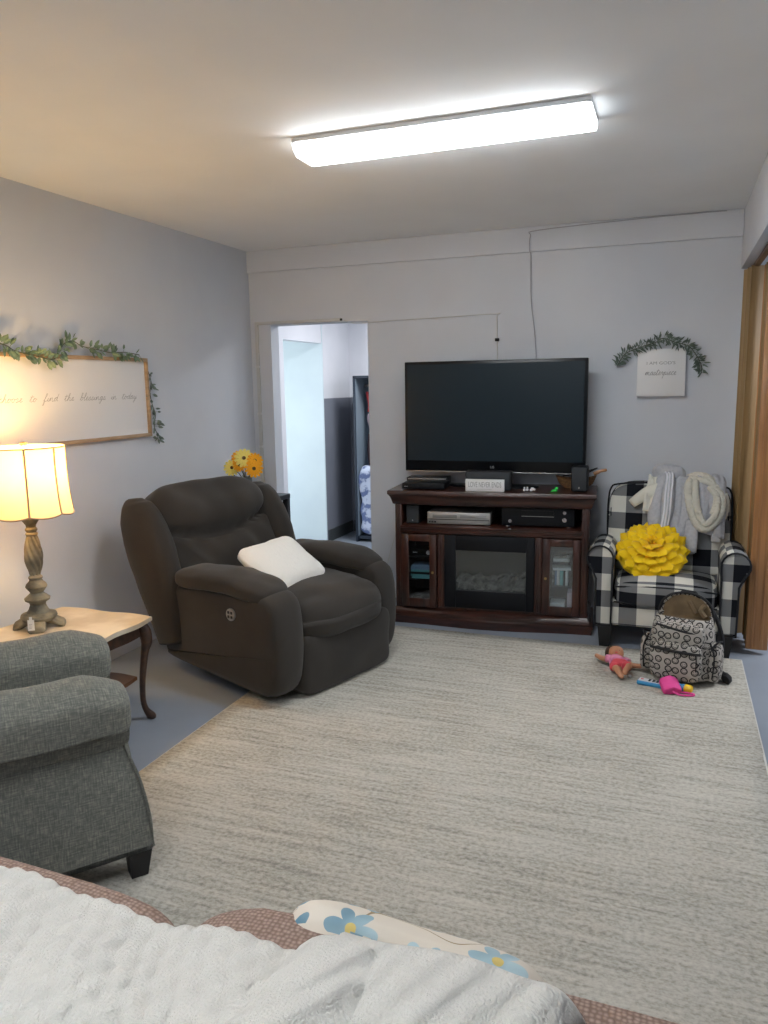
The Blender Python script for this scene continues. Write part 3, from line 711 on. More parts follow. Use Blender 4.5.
# inside the open compartment
ZS = .658
t = item('videotape_player', 'silver video and disc player on the open console shelf', 'video player', -.2, -.06, ZS)
bm = NB(); bx(bm, -.205,.205,-.12,.12,.006,.085,.004); obj('case', bm, M['silver'], t, local=True)
bm = NB(); bx(bm, -.17,-.01,-.123,-.119,.045,.066,.002); obj('tape_slot', bm, mat('dull_grey_plastic', srgb(120,122,122), .5), t, local=True)
bm = NB(); bx(bm, .01,.18,-.123,-.119,.05,.066,.002); obj('disc_tray', bm, mat('mid_grey_plastic', srgb(140,141,140), .5), t, local=True)
bm = NB(); bx(bm, -.2,.2,-.122,-.119,.034,.038)
obj('seam', bm, M['black_plastic'], t, local=True, smooth=False)
for k in range(3): obj('button', bx(NB(), -.195+k*.018,-.183+k*.018,-.124,-.119,.014,.024,.001), M['black_plastic'], t, local=True)
t = item('speaker', 'small black speaker at the left end of the open console shelf', 'speaker', -.505, -.12, ZS)
bm = NB(); bx(bm, -.045,.045,-.05,.05,0,.125,.008); obj('cabinet', bm, M['black_plastic'], t, local=True)
obj('grille', BX(-.04,.04,-.054,-.049,.006,.119,.004), M['dark_grey_plastic'], t, local=True); obj('logo', BX(-.003,.003,-.0555,-.0535,.018,.026), M['silver'], t, local=True, smooth=False)
t = item('stereo_receiver', 'black stereo receiver on the right of the open console shelf', 'stereo receiver', .3, -.04, ZS)
bm = NB(); bx(bm, -.225,.225,-.13,.13,.01,.122,.004); obj('case', bm, M['black_plastic'], t, local=True)
obj('display', BX(-.1,.1,-.133,-.129,.072,.108), M['gloss_black'], t, local=True, smooth=False)
obj('trim_line', BX(-.1,.1,-.134,-.129,.07,.073), M['silver'], t, local=True, smooth=False)
for x, z, r in ((.165,.1,.011),(.165,.055,.014),(-.17,.04,.011)):
    bm = NB(); tube(bm, [(x,-.129,z),(x,-.145,z)], r, 14); obj('knob', bm, M['chrome'], t, local=True)
for x in (-.19,.19):
    bm = NB(); tube(bm, [(x,-.1,0),(x,-.1,.011)], .018, 12); obj('foot', bm, M['chrome'], t, local=True)

# behind the left glass door
def case(lx, ly, z, w_, d_, h_, m, name, label, cat, group=None, rz=0):
    p = onc(lx, ly, z); bm = NB(); bx(bm, -w_/2, w_/2, -d_/2, d_/2, 0, h_, .0015)
    o = obj(name, bm, m, loc=(0,0,0)); o.location = p; o.rotation_euler = (0,0,CR+rz); tag(o, label, cat, group); return o
z = .289
for k, (m, h, dx) in enumerate(((M['teal_case'],.014,.004),(M['teal_case'],.014,-.003),(M['black_plastic'],.016,0),(M['teal_case'],.014,.002),(M['blue_case'],.016,-.002),(M['blue_case'],.012,.003))):
    lab = ['teal disc case at the bottom of the stack behind the left glass door','teal disc case second from the bottom of the stack behind the left glass door','black disc case between teal cases behind the left glass door','upper teal disc case in the stack behind the left glass door','thick blue grey disc case near the top of the stack behind the left glass door','thin blue grey disc case on top of the stack behind the left glass door'][k]
    case(-.453+dx, -.11, z, .135, .12, h, m, 'disc_case', lab, 'disc case', 'disc cases behind the left glass door'); z += h+.0005
case(-.453, -.1, .1185, .14, .14, .022, M['grey_box'], 'disc_case', 'lower grey patterned case on the bottom shelf behind the left glass door', 'disc case', 'disc cases behind the left glass door')
case(-.45, -.1, .1415, .14, .14, .02, M['grey_box'], 'disc_case', 'upper grey patterned case on the bottom shelf behind the left glass door', 'disc case', 'disc cases behind the left glass door')
t = item('game_console', 'small black game console with a white controller knob behind the left glass door', 'game console', -.453, -.08, .439)
obj('case', BX(-.07,.07,-.06,.06,0,.04,.004), M['black_plastic'], t, local=True); bm = NB(); tube(bm, [(.045,-.059,.022),(.045,-.07,.022)], .014, 12); obj('knob', bm, M['toy_white'], t, local=True)
obj('logo', BX(-.06,-.03,-.0615,-.0595,.018,.022), M['toy_white'], t, local=True, smooth=False)
# behind the right glass door
case(.45, -.08, .439, .1, .12, .02, M['cd_white'], 'game_box', 'white flat box on the top shelf behind the right glass door', 'box')
case(.44, -.08, .46, .08, .1, .012, M['grey_box'], 'game_box', 'smaller grey box on the white one behind the right glass door', 'box')
cols = [(M['grey_box'],.014,'dark patterned'),(M['blue_case'],.012,'blue grey'),(M['cd_white'],.016,'broad white'),(M['teal_case'],.02,'wide pale teal'),(M['cabinet_dark'],.01,'dark brown'),(M['cd_white'],.016,'rightmost white')]
x = .395
for m, w_, nm in cols:
    case(x+w_/2, -.09, .289, w_, .12, .092, m, 'disc_case', nm+' upright disc case on the middle shelf behind the right glass door', 'disc case', 'upright disc cases behind the right glass door'); x += w_+.002
case(.45, -.09, .383, .11, .11, .014, M['cd_white'], 'magazine', 'white booklet lying on the upright cases behind the right glass door', 'booklet', rz=.1)
case(.43, -.09, .1185, .09, .12, .05, M['cd_white'], 'game_box', 'pale box at the bottom left behind the right glass door', 'box')
case(.505, -.08, .1185, .03, .12, .12, M['lilac_cloth'], 'game_box', 'tall pinkish box standing at the bottom right behind the right glass door', 'box')

# ------------------------------------------------------------------ recliner
rec = thing('recliner', 'dark charcoal brown overstuffed power recliner facing into the room', 'recliner', (-1.69,3.21,0), Rd(-18.1))
MF = M['microfibre']
def Lo(u, v, w_, lean=0, piv=None): return Vector((u, v, w_))
side = [(.015,.11),(.04,.22),(.045,.36),(.03,.50),(-.02,.57),(-.12,.585),(-.45,.58),(-.72,.545),(-.84,.44),(-.875,.28),(-.86,.15),(-.8,.105),(-.5,.08),(-.15,.055),(-.04,.06)]
for v0, v1, du in ((-.145,.06,0),(.655,.825,-.02)):
    bm = NB(); puffy(bm, [(a+du, b) for a, b in side], v0, v1, 'y', .05, 16, 2.4, 3)
    a = obj('arm', bm, MF, rec, local=True, angle=0)
    c = (v0+v1)/2
    def fpad(s, p, c=c):
        p = p.copy()
        if s.x > .55: p.z -= .03*((s.x-.55)/.45)**2
        if s.x < -.6: p.z -= .03*((-s.x-.6)/.4)**2
        p.z -= .02*(s.y**2)
        p.z += .008*math.sin(s.x*4+1)+.010*noise.noise(Vector((p.x*9, p.y*12, c)))
        return p
    bm = NB(); cushion(bm, (-.40+du, c-.003, .598), (.36, (v1-v0)/2+.022, .05), 4, 18, fn=fpad); obj('arm_pad', bm, MF, a, local=True, angle=0)
bm = NB(); cushion(bm, (-.5,.35,.26), (.40,.31,.2), 8, 8); obj('base', bm, MF, rec, local=True, angle=0)
def ffoot(s, p):
    p = p.copy(); p.x += .012*(1-s.z*s.z)*(1-s.y*s.y)+.012*noise.noise(Vector((p.y*7, p.z*7, 2))); return p
bm = NB(); cushion(bm, (-.055,.385,.187), (.1,.345,.165), 8, 16, fn=ffoot); obj('footrest', bm, MF, rec, local=True, angle=0)
def fseat(s, p):
    p = p.copy()
    p.z += .02*(1-s.y**2)*(1-.3*s.x)+.014*noise.noise(Vector((p.x*6, p.y*6, 5)))
    if s.x > .3: p.z -= .04*((s.x-.3)/.7)**2*(1 if s.z > 0 else -.2); p.x += .02*(1-s.y*s.y)
    p.z += .012*noise.noise(Vector((p.x*14, p.y*5, 9)))
    return p
bm = NB(); cushion(bm, (-.30,.365,.39), (.37,.345,.13), 4.4, 20, fn=fseat); obj('seat', bm, MF, rec, local=True, angle=0)
def leanM(u, v, z, ang): return Matrix.Translation((u, v, z)) @ Matrix.Rotation(-ang, 4, 'Y')
def fback(s, p):
    p = p.copy(); front = 1 if s.x > 0 else 0
    if s.z > .3: p.z -= .05*abs(s.y)**4*(s.z-.3)
    p.y *= 1+.03*s.z
    # seam between head roll and lumbar: bows down in the middle
    zc = .012+.085*(s.y)**2-.03+.02*s.y
    d = (p.z-zc)
    if front:
        p.x -= .085*math.exp(-(abs(d)/.02)**1.2)
        p.x += .045*math.exp(-((d-.13)/.11)**2)*(1-.5*s.y**4)
        p.x += .022*math.exp(-((d+.12)/.09)**2)*(1-s.y**2)
        if d < 0: p.x += .007*math.sin(p.y*34+p.z*22+2*noise.noise(Vector((p.y*5,p.z*5,1))))*math.exp(-((abs(s.y-.0)-.55)/.3)**2)*min(1, -d/.05)
    return p+Vector((.012*noise.noise(Vector((p.y*7, p.z*7, 11))),0,.006*noise.noise(Vector((p.y*5, 3, 1)))))
bm = NB(); cushion(bm, (0,0,0), (.105,.395,.325), 5, 68, M4=leanM(-.945,.305,.715,Rd(27)), fn=fback); obj('backrest', bm, MF, rec, local=True, angle=0)
bm = NB(); cushion(bm, (0,0,0), (.07,.37,.30), 6, 10, M4=leanM(-.985,.32,.60,Rd(24))); obj('back_shell', bm, MF, rec, local=True, angle=0)
def wing(v, s_):
    path = [(-.79,.20,.055,.10),(-.82,.34,.07,.13),(-.87,.50,.085,.155),(-.93,.65,.095,.165),(-.985,.77,.095,.155),(-1.03,.865,.085,.13),(-1.055,.93,.065,.09),(-1.06,.965,.03,.04)]
    bm = NB(); R_ = []; n = 24
    P = smooth_path([(a, b, 0) for a, b, _, _ in path], 5); k = len(P)
    for i, q in enumerate(P):
        f = i/(k-1)*(len(path)-1); j = min(int(f), len(path)-2); g = f-j
        rv = path[j][2]*(1-g)+path[j+1][2]*g; ru = path[j][3]*(1-g)+path[j+1][3]*g
        t_ = (P[min(i+1,k-1)]-P[max(i-1,0)]).normalized(); nn = Vector((t_.y, -t_.x, 0))
        ring = []
        for m_ in range(n):
            a = 2*PI*m_/n; cu, sv = math.cos(a), math.sin(a)
            cu = math.copysign(abs(cu)**.8, cu); sv = math.copysign(abs(sv)**.8, sv)
            pt = q+nn*cu*ru; d_ = 1+.05*noise.noise(Vector((pt.x*8, v*9+sv, pt.y*8))); ring.append(bm.verts.new((pt.x, v+sv*rv*d_, pt.y)))
        R_.append(ring)
    for A, B in zip(R_, R_[1:]):
        for i in range(n): bm.faces.new((A[i], A[(i+1) % n], B[(i+1) % n], B[i]))
    bm.faces.new(R_[0]); bm.faces.new(R_[-1])
    return bm
obj('wing', wing(-.125, 1), MF, rec, local=True, angle=0); obj('wing', wing(.745, -1), MF, rec, local=True, angle=0)
bm = NB(); tube(bm, [(-.275,-.139,.452),(-.275,-.155,.452)], .031, 24); cp = obj('control_panel', bm, M['silver'], rec, local=True)
for dx in (-.011,.011):
    for dz in (-.011,.011): obj('button', bx(NB(), -.275+dx-.007, -.275+dx+.007, -.158, -.154, .452+dz-.007, .452+dz+.007, .002), M['dark_grey_plastic'], cp, local=True)
# plush pillow lying against the near arm
def fpl(s, p):
    p = p.copy(); r = (abs(s.x)**2+abs(s.y)**2)
    k = 1-.12*(1-max(abs(s.x), abs(s.y)))*0
    # pinched corners pulled outwards
    cx = abs(s.x*s.y); p.x *= 1+.10*cx; p.y *= 1+.10*cx
    p.z *= max(.12, (1-abs(s.x)**4)*(1-abs(s.y)**4))**.5
    p += Vector((0,0,1))*.006*noise.noise(Vector((p.x*22, p.y*22, 3)))
    return p
def pillow_bm(w_, h_, t_, Mx, e=5, n=16): return cushion(NB(), (0,0,0), (w_, h_, t_), e, n, M4=Mx, fn=fpl)
pw = chain(rec)
Mx = pw @ Matrix.Translation((-.355,.285,.615)) @ Matrix.Rotation(Rd(6), 4, 'Z') @ Matrix.Rotation(Rd(33), 4, 'Y') @ Matrix.Rotation(Rd(3), 4, 'X')
o = obj('throw_pillow', pillow_bm(.165,.205,.065,Mx), M['plush'], loc=tuple(Mx.translation), angle=0); tag(o, 'fluffy white throw pillow resting on the dark recliner seat', 'pillow')

# ------------------------------------------------------------------ console table, vase and flowers in the corner
ct = thing('corner_table', 'narrow black side table in the corner behind the recliner', 'side table', (-2.78,4.68,0))
tx0, tx1, ty0, ty1, tz = -2.985, -2.575, 4.44, 4.93, .795
obj('tabletop', BX(tx0, tx1, ty0, ty1, tz-.035, tz, .003), M['black_leg'], ct)
for x in (tx0+.022, tx1-.022):
    for y in (ty0+.022, ty1-.022): obj('leg', BX(x-.02, x+.02, y-.02, y+.02, 0, tz-.035, .002), M['black_leg'], ct)
VX, VY = -2.745, 4.62
bm = NB(); lathe(bm, [(.0,.0),(.035,0),(.042,.02),(.045,.06),(.038,.11),(.036,.14),(.04,.15),(.036,.15),(.032,.14),(.03,.1),(0,.09)], 24, (VX, VY, tz+.001))
tag(obj('vase', bm, M['grey_ceramic'], loc=(VX,VY,tz)), 'small grey vase holding yellow flowers on the corner table', 'vase')
vd = thing('trinket_dish', 'small clear dish at the front edge of the corner table', 'dish', (-2.63,4.66,tz+.001))
bm = NB(); lathe(bm, [(0,0),(.03,0),(.045,.02),(.042,.02),(.028,.004),(0,.004)], 20, (-2.63,4.66,tz+.001)); obj('bowl', bm, M['white_plastic'], vd)
def daisy(base, head, rad, m, label, face, npet=13):
    rad *= 1.22
    d = thing('artificial_daisy', label, 'flower', base, 0, 'artificial daisies in the grey vase')
    b, h = Vector(base), Vector(head)
    bm = NB(); tube(bm, smooth_path([b, b.lerp(h,.5)+Vector(((h.x-b.x)*-.15,0,.01)), h],5), .003, 6); obj('stem', bm, M['stem'], d)
    f = Vector(face).normalized(); q = f.to_track_quat('Z', 'Y').to_matrix().to_4x4(); T = Matrix.Translation(h) @ q
    bm = NB()
    for lay, (rr_, zz) in enumerate(((1,.0),(.72,.006))):
        for k in range(npet):
            a = 2*PI*k/npet+lay*.2; wd = rad*.15*rr_
            pts = [(0,0,zz),(rad*.4*rr_,-wd,zz+.006),(rad*.85*rr_,-wd*1.05,zz+.008),(rad*rr_,0,zz+.004),(rad*.85*rr_,wd*1.05,zz+.008),(rad*.4*rr_,wd,zz+.006)]
            vs = [bm.verts.new(T @ (Matrix.Rotation(a,4,'Z') @ Vector(p))) for p in pts]; bm.faces.new(vs)
    obj('petals', bm, m, d, solid=.0012, smooth=False)
    bm = NB(); cushion(bm, (0,0,0), (rad*.2,rad*.2,.007), 2.2, 5, M4=T @ Matrix.Translation((0,0,.008))); obj('flower_eye', bm, M['flower_eye'], d, angle=0)
cf = Vector((2.6,-4.6,.5))
vz = tz+.10
for hx, hy, hz, r, m, lab, fc in (
    (-.095,-.03,.195,.050,M['petal_pale'],'pale yellow daisy at the lower left of the vase',(-.3,0,-.1)),
    (-.055,.0,.262,.046,M['petal_orange'],'orange yellow daisy at the upper left of the bunch',(-.2,0,.3)),
    (.002,-.03,.262,.058,M['petal_pale'],'large pale yellow daisy at the top centre of the bunch',(0,0,.2)),
    (.075,-.01,.245,.048,M['petal_orange'],'orange yellow daisy at the upper right of the bunch',(.3,0,.3)),
    (.085,-.045,.195,.054,M['petal_orange'],'deep yellow daisy at the lower right of the bunch',(.2,0,-.2)),
    (-.03,-.04,.215,.040,M['petal_orange'],'small orange daisy tucked in the middle of the bunch',(-.1,0,0))):
    daisy((VX+hx*.15, VY+hy*.2, vz), (VX+hx, VY+hy, tz+hz+.02), r, m, lab, (cf.x*.19+fc[0]*.6, cf.y*.19, fc[2]*.6+.3))
bm = NB()
for k in range(16):
    a = random.uniform(0, 2*PI); rr_ = random.uniform(.07,.12); p = Vector((VX-.05+rr_*math.cos(a)*.6, VY+.02+.03*math.sin(a), tz+.18+.06*math.sin(a)))
    d = Vector((math.cos(a),-.3,math.sin(a))).normalized(); s_ = d.cross(Vector((0,1,0))).normalized()*.006
    bm.faces.new([bm.verts.new(q) for q in (p, p+d*.02+s_, p+d*.045, p+d*.02-s_)])
tube(bm, [(VX,VY,vz),(VX-.04,VY+.01,tz+.16)], .002, 5)
for v in list(bm.verts): pass
tag(obj('greenery_sprig', bm, M['leaf'], loc=(VX,VY,vz), solid=.001, smooth=False), 'small green sprig at the left behind the yellow daisies', 'sprig')

# ------------------------------------------------------------------ end table
et = thing('end_table', 'end table with tan marbled top and dark curved legs beside the wall', 'end table', (-2.52,2.62,0))
ex0, ex1, ey0, ey1, ez = -2.79, -2.255, 2.37, 2.88, .50
def serp(x0, x1, y0, y1, amp=.014):
    pts = []; n = 14
    for k in range(n): u = k/n; pts.append((x0+(x1-x0)*u, y0-amp*math.sin(u*2*PI)**2*1))
    for k in range(n): u = k/n; pts.append((x1+amp*math.sin(u*2*PI)**2, y0+(y1-y0)*u))
    for k in range(n): u = k/n; pts.append((x1-(x1-x0)*u, y1+amp*math.sin(u*2*PI)**2))
    for k in range(n): u = k/n; pts.append((x0-amp*math.sin(u*2*PI)**2, y1-(y1-y0)*u))
    return pts
bm = NB(); prism(bm, serp(ex0, ex1, ey0, ey1), ez-.022, ez, 'z', .005, 3); obj('tabletop', bm, M['marble'], et)
bm = NB(); prism(bm, serp(ex0+.03, ex1-.03, ey0+.03, ey1-.03, .008), ez-.085, ez-.022, 'z', .003); obj('apron', bm, M['walnut'], et)
bm = NB(); prism(bm, serp(ex0+.06, ex1-.06, ey0+.06, ey1-.06, .01), .20, .218, 'z', .003); obj('lower_shelf', bm, M['walnut_mid'], et)
for sx in (0, 1):
    for sy in (0, 1):
        x = ex1-.035 if sx else ex0+.035; y = ey1-.035 if sy else ey0+.035; dx = (1 if sx else -1)*.7; dy = (1 if sy else -1)*.7
        pr_ = [(-.01,ez-.022,.026),(.012,ez-.07,.03),(.018,ez-.12,.026),(.006,.33,.018),(-.012,.2,.0145),(-.016,.1,.013),(-.006,.05,.014),(.012,.02,.02),(.018,.008,.022),(.016,0,.018)]
        P = smooth_path([(x+dx*a, y+dy*a, z) for a, z, _ in pr_], 3); rs = []
        for i in range(len(P)):
            f = min(i/3, len(pr_)-1.001); j = int(f); g = f-j; rs.append(pr_[j][2]*(1-g)+pr_[j+1][2]*g)
        bm = NB(); tube(bm, P, rs, 12); obj('leg', bm, M['walnut'], et)

# ------------------------------------------------------------------ table lamp
LX, LY = -2.645, 2.59; lz = ez+.001
lamp = thing('table_lamp', 'lit table lamp with cream panelled shade and carved bronze base', 'lamp', (LX,LY,lz), Rd(12))
def P0(p): return Vector((LX, LY, lz))+Vector(p)
bm = NB()
for k in range(4):
    a = k*PI/2+PI/4+Rd(-8); d = Vector((math.cos(a), math.sin(a), 0)); s_ = Vector((-d.y, d.x, 0))
    path = [(.02,.04,.036,.026),(.05,.036,.036,.026),(.07,.024,.036,.024),(.088,.012,.038,.026),(.102,.008,.037,.022),(.108,.006,.03,.014)]
    R_ = []
    for r, z, hw, hh in path:
        R_.append([bm.verts.new(P0(d*r+s_*hw*math.cos(b*PI/5)+Vector((0,0,max(.0,z+hh*math.sin(b*PI/5)))))) for b in range(10)])
    for A, B in zip(R_, R_[1:]):
        for i in range(10): bm.faces.new((A[i], A[(i+1)%10], B[(i+1)%10], B[i]))
    bm.faces.new(R_[-1]); bm.faces.new(R_[0])
obj('foot', bm, M['lamp_wood'], lamp)
bm = NB(); lathe(bm, [(.0,.03),(.07,.035),(.078,.05),(.074,.062),(.05,.07),(.04,.085),(.033,.105),(.036,.115),(.052,.125),(.055,.135),(.04,.148),(.027,.16),(.04,.178),(.046,.188),(.042,.2),(.03,.212),(.026,.22),(.030,.226),(.030,.232),(.024,.238),(.022,.242)], 28, P0((0,0,0)))
obj('pedestal', bm, M['lamp_wood'], lamp)
bm = NB(); R_ = []; n = 64; prof = [(.02,.24),(.024,.256),(.031,.28),(.036,.305),(.037,.33),(.034,.36),(.028,.39),(.023,.41),(.02,.42)]
pp = smooth_path([(r, z, 0) for r, z in prof], 4)
for i, q in enumerate(pp):
    R_.append([bm.verts.new(P0(((q.x+.0032*math.sin(9*(2*PI*j/n)+q.y*95))*math.cos(2*PI*j/n), (q.x+.0032*math.sin(9*(2*PI*j/n)+q.y*95))*math.sin(2*PI*j/n), q.y))) for j in range(n)])
for A, B in zip(R_, R_[1:]):
    for j in range(n): bm.faces.new((A[j], A[(j+1)%n], B[(j+1)%n], B[j]))
obj('twisted_column', bm, M['lamp_wood'], lamp, angle=0)
bm = NB(); lathe(bm, [(.02,.418),(.026,.424),(.026,.43),(.02,.436),(.026,.444),(.026,.450),(.02,.458),(.022,.468),(.034,.486),(.044,.496),(.044,.502),(.0,.503)], 28, P0((0,0,0))); obj('capital', bm, M['lamp_wood'], lamp)
bm = NB(); lathe(bm, [(.012,.50),(.012,.6),(.018,.605),(.018,.64),(.0,.64)], 16, P0((0,0,0))); obj('socket', bm, M['gold'], lamp)
BZ = .70
bm = NB(); lathe(bm, [(.0,BZ-.06),(.014,BZ-.058),(.018,BZ-.04),(.03,BZ-.005),(.03,BZ+.01),(.02,BZ+.03),(.0,BZ+.038)], 20, P0((0,0,0))); obj('bulb', bm, M['bulb'], lamp)
# shade: bell shaped, eight scalloped panels
sh0, sh1 = .525, .812
def shade_r(t): return .162+.006*t+.022*(1-t)**2.4
def shade_ring(t, n=64, off=0):
    r0 = shade_r(t); out = []
    for j in range(n):
        a = 2*PI*j/n; seg = (a/(2*PI)*8) % 1; r = r0*(1-.028*(abs(seg-.5)*2)**2*1.0+.0)+off
        zz = sh0+(sh1-sh0)*t-(.010*(1-(abs(seg-.5)*2)**2)*(1-t) if True else 0)
        out.append(Vector((r*math.cos(a), r*math.sin(a), zz)))
    return out
bm = NB(); R_ = [[bm.verts.new(P0(p)) for p in shade_ring(k/14)] for k in range(15)]
for A, B in zip(R_, R_[1:]):
    for j in range(64): bm.faces.new((A[j], A[(j+1)%64], B[(j+1)%64], B[j]))
sd = obj('lamp_shade', bm, M['shade'], lamp, angle=0)
bm = NB()
for q in range(8):
    j = q*8; tube(bm, [P0(shade_ring(k/10, 64, .001)[j]) for k in range(11)], .0048, 5)
for t_ in (0, 1): tube(bm, [P0(p) for p in shade_ring(t_, 64, .001)], .0035, 5, closed=True)
obj('ribbon_trim', bm, M['shade_trim'], sd)
bm = NB(); tube(bm, [P0((-.17,0,.79)), P0((.17,0,.79))], .0018, 5); tube(bm, [P0((0,-.17,.79)), P0((0,.17,.79))], .0018, 5)
lathe(bm, [(.0,.785),(.008,.79),(.008,.8),(.005,.805),(.011,.815),(.016,.824),(.016,.832),(.0,.836)], 14, P0((0,0,0)))
tube(bm, smooth_path([P0((.0,.018,.62)), P0((0,.05,.68)), P0((0,.045,.75)), P0((0,0,.79)), P0((0,-.045,.75)), P0((0,-.05,.68)), P0((0,-.018,.62))],4), .0018, 5)
obj('finial', bm, M['gold'], lamp)
tg = Vector((LX,LY,lz))
bm = NB(); c = P0((.052,-.10,.048)); bx(bm, c.x-.0135, c.x+.0135, c.y-.0008, c.y+.0008, c.z-.032, c.z+.016, .0005)
bx(bm, c.x-.006, c.x+.006, c.y-.0008, c.y+.0008, c.z+.016, c.z+.03)
bmesh.ops.rotate(bm, cent=c, matrix=Matrix.Rotation(Rd(38),3,'Z'), verts=bm.verts[:]); tgo = obj('price_tag', bm, M['paper'], lamp, smooth=False)
bm = NB()
for k in range(4): bx(bm, c.x-.009, c.x+.005-.003*(k%2), c.y-.0012, c.y-.0009, c.z-.004-.006*k, c.z-.0025-.006*k)
bmesh.ops.rotate(bm, cent=c, matrix=Matrix.Rotation(Rd(38),3,'Z'), verts=bm.verts[:]); obj('tag_print', bm, M['ink'], tgo, smooth=False)
pl_ = bpy.data.lights.new('lamp_bulb_light', 'POINT'); pl_.energy = 10.5; pl_.color = (1,.64,.24); pl_.shadow_soft_size = .035
plo = bpy.data.objects.new('lamp_bulb_light', pl_); plo.location = P0((0,0,BZ+.085)); COL.objects.link(plo)

# ------------------------------------------------------------------ handwriting
GL = {
'a': (1.0, [(0,.25),(.25,.75),(.55,.95),(.7,.85),(.4,.98),(.15,.7),(.12,.25),(.35,.02),(.6,.35),(.72,.9),(.7,.3),(.8,.03),(1.0,.2)]),
'b': (.9, [(0,.1),(.3,1.0),(.42,1.9),(.25,1.95),(.18,1.0),(.2,.2),(.4,.0),(.65,.35),(.6,.8),(.45,.75),(.9,.7)]),
'c': (.8, [(0,.1),(.3,.8),(.6,.95),(.35,.95),(.15,.5),(.3,.05),(.55,.05),(.8,.25)]),
'd': (1.0, [(0,.2),(.4,.95),(.65,.85),(.35,.95),(.12,.5),(.25,.05),(.5,.2),(.75,1.2),(.85,1.9),(.72,.7),(.78,.05),(1.0,.2)]),
'e': (.75, [(0,.15),(.35,.5),(.5,.85),(.3,.95),(.15,.5),(.28,.05),(.5,.05),(.75,.25)]),
'f': (.8, [(0,.15),(.35,1.0),(.55,1.9),(.35,1.95),(.25,1.0),(.15,-.4),(.05,-1.0),(.25,-.8),(.3,0),(.8,.2)]),
'g': (.95, [(0,.25),(.4,.95),(.6,.85),(.3,.9),(.12,.45),(.3,.05),(.6,.5),(.68,.9),(.55,-.4),(.3,-1.0),(.15,-.7),(.5,-.1),(.95,.25)]),
'h': (1.0, [(0,.15),(.3,1.0),(.45,1.9),(.28,1.9),(.2,.8),(.15,.0),(.3,.6),(.55,.95),(.65,.6),(.65,.1),(.8,.0),(1.0,.2)]),
'i': (.5, [(0,.15),(.2,.9),(.18,.3),(.28,.02),(.5,.2)]),
'l': (.55, [(0,.15),(.3,1.0),(.42,1.9),(.28,1.95),(.18,1.0),(.18,.2),(.3,.0),(.55,.2)]),
'm': (1.5, [(0,.2),(.2,.95),(.2,0),(.4,.85),(.58,.9),(.6,.0),(.8,.85),(1.0,.9),(1.05,.2),(1.2,.0),(1.5,.2)]),
'n': (1.1, [(0,.2),(.2,.95),(.2,0),(.4,.8),(.6,.92),(.68,.3),(.8,.0),(1.1,.2)]),
'o': (.9, [(0,.3),(.35,.95),(.12,.6),(.2,.08),(.5,.05),(.65,.6),(.4,.95),(.6,.75),(.9,.7)]),
'p': (1.0, [(0,.2),(.25,.95),(.15,-.3),(.08,-1.0),(.2,.2),(.45,.9),(.7,.7),(.6,.15),(.35,.05),(1.0,.2)]),
'r': (.8, [(0,.15),(.2,.95),(.3,1.0),(.35,.8),(.6,.85),(.5,.3),(.6,.02),(.8,.2)]),
's': (.75, [(0,.15),(.35,.98),(.45,.55),(.5,.15),(.3,.0),(.1,.1),(.4,.05),(.75,.2)]),
't': (.7, [(0,.2),(.25,1.0),(.35,1.65),(.25,.7),(.3,.05),(.45,.0),(.7,.2)]),
'y': (1.0, [(0,.3),(.15,.9),(.2,.3),(.4,.05),(.65,.5),(.72,.9),(.6,-.2),(.35,-1.0),(.15,-.8),(.5,-.1),(1.0,.3)]),
}
def handwriting(s, xh, slant=.25, gap=.25, word=.9, stretch=1.0, th=.0012):
    bm = NB(); x = 0; cur = []
    def flush():
        if len(cur) > 2:
            P = smooth_path(cur, 4); tube(bm, P, th, 4)
    for ch in s:
        if ch == ' ':
            flush(); cur = []; x += word; continue
        wd, pts = GL[ch]
        q = [Vector(((x+a+slant*b)*xh*stretch, b*xh, 0)) for a, b in pts]
        cur += q if not cur else q[1:]
        if ch == 'i': tube(bm, [((x+.32+slant*1.4)*xh*stretch, 1.35*xh, 0), ((x+.36+slant*1.45)*xh*stretch, 1.45*xh, 0)], th, 4)
        if ch == 't': tube(bm, [((x+.0+slant*1.2)*xh*stretch, 1.2*xh, 0), ((x+.75+slant*1.3)*xh*stretch, 1.3*xh, 0)], th, 4)
        x += wd*.95+gap*.0
    flush(); return bm, x*xh*stretch

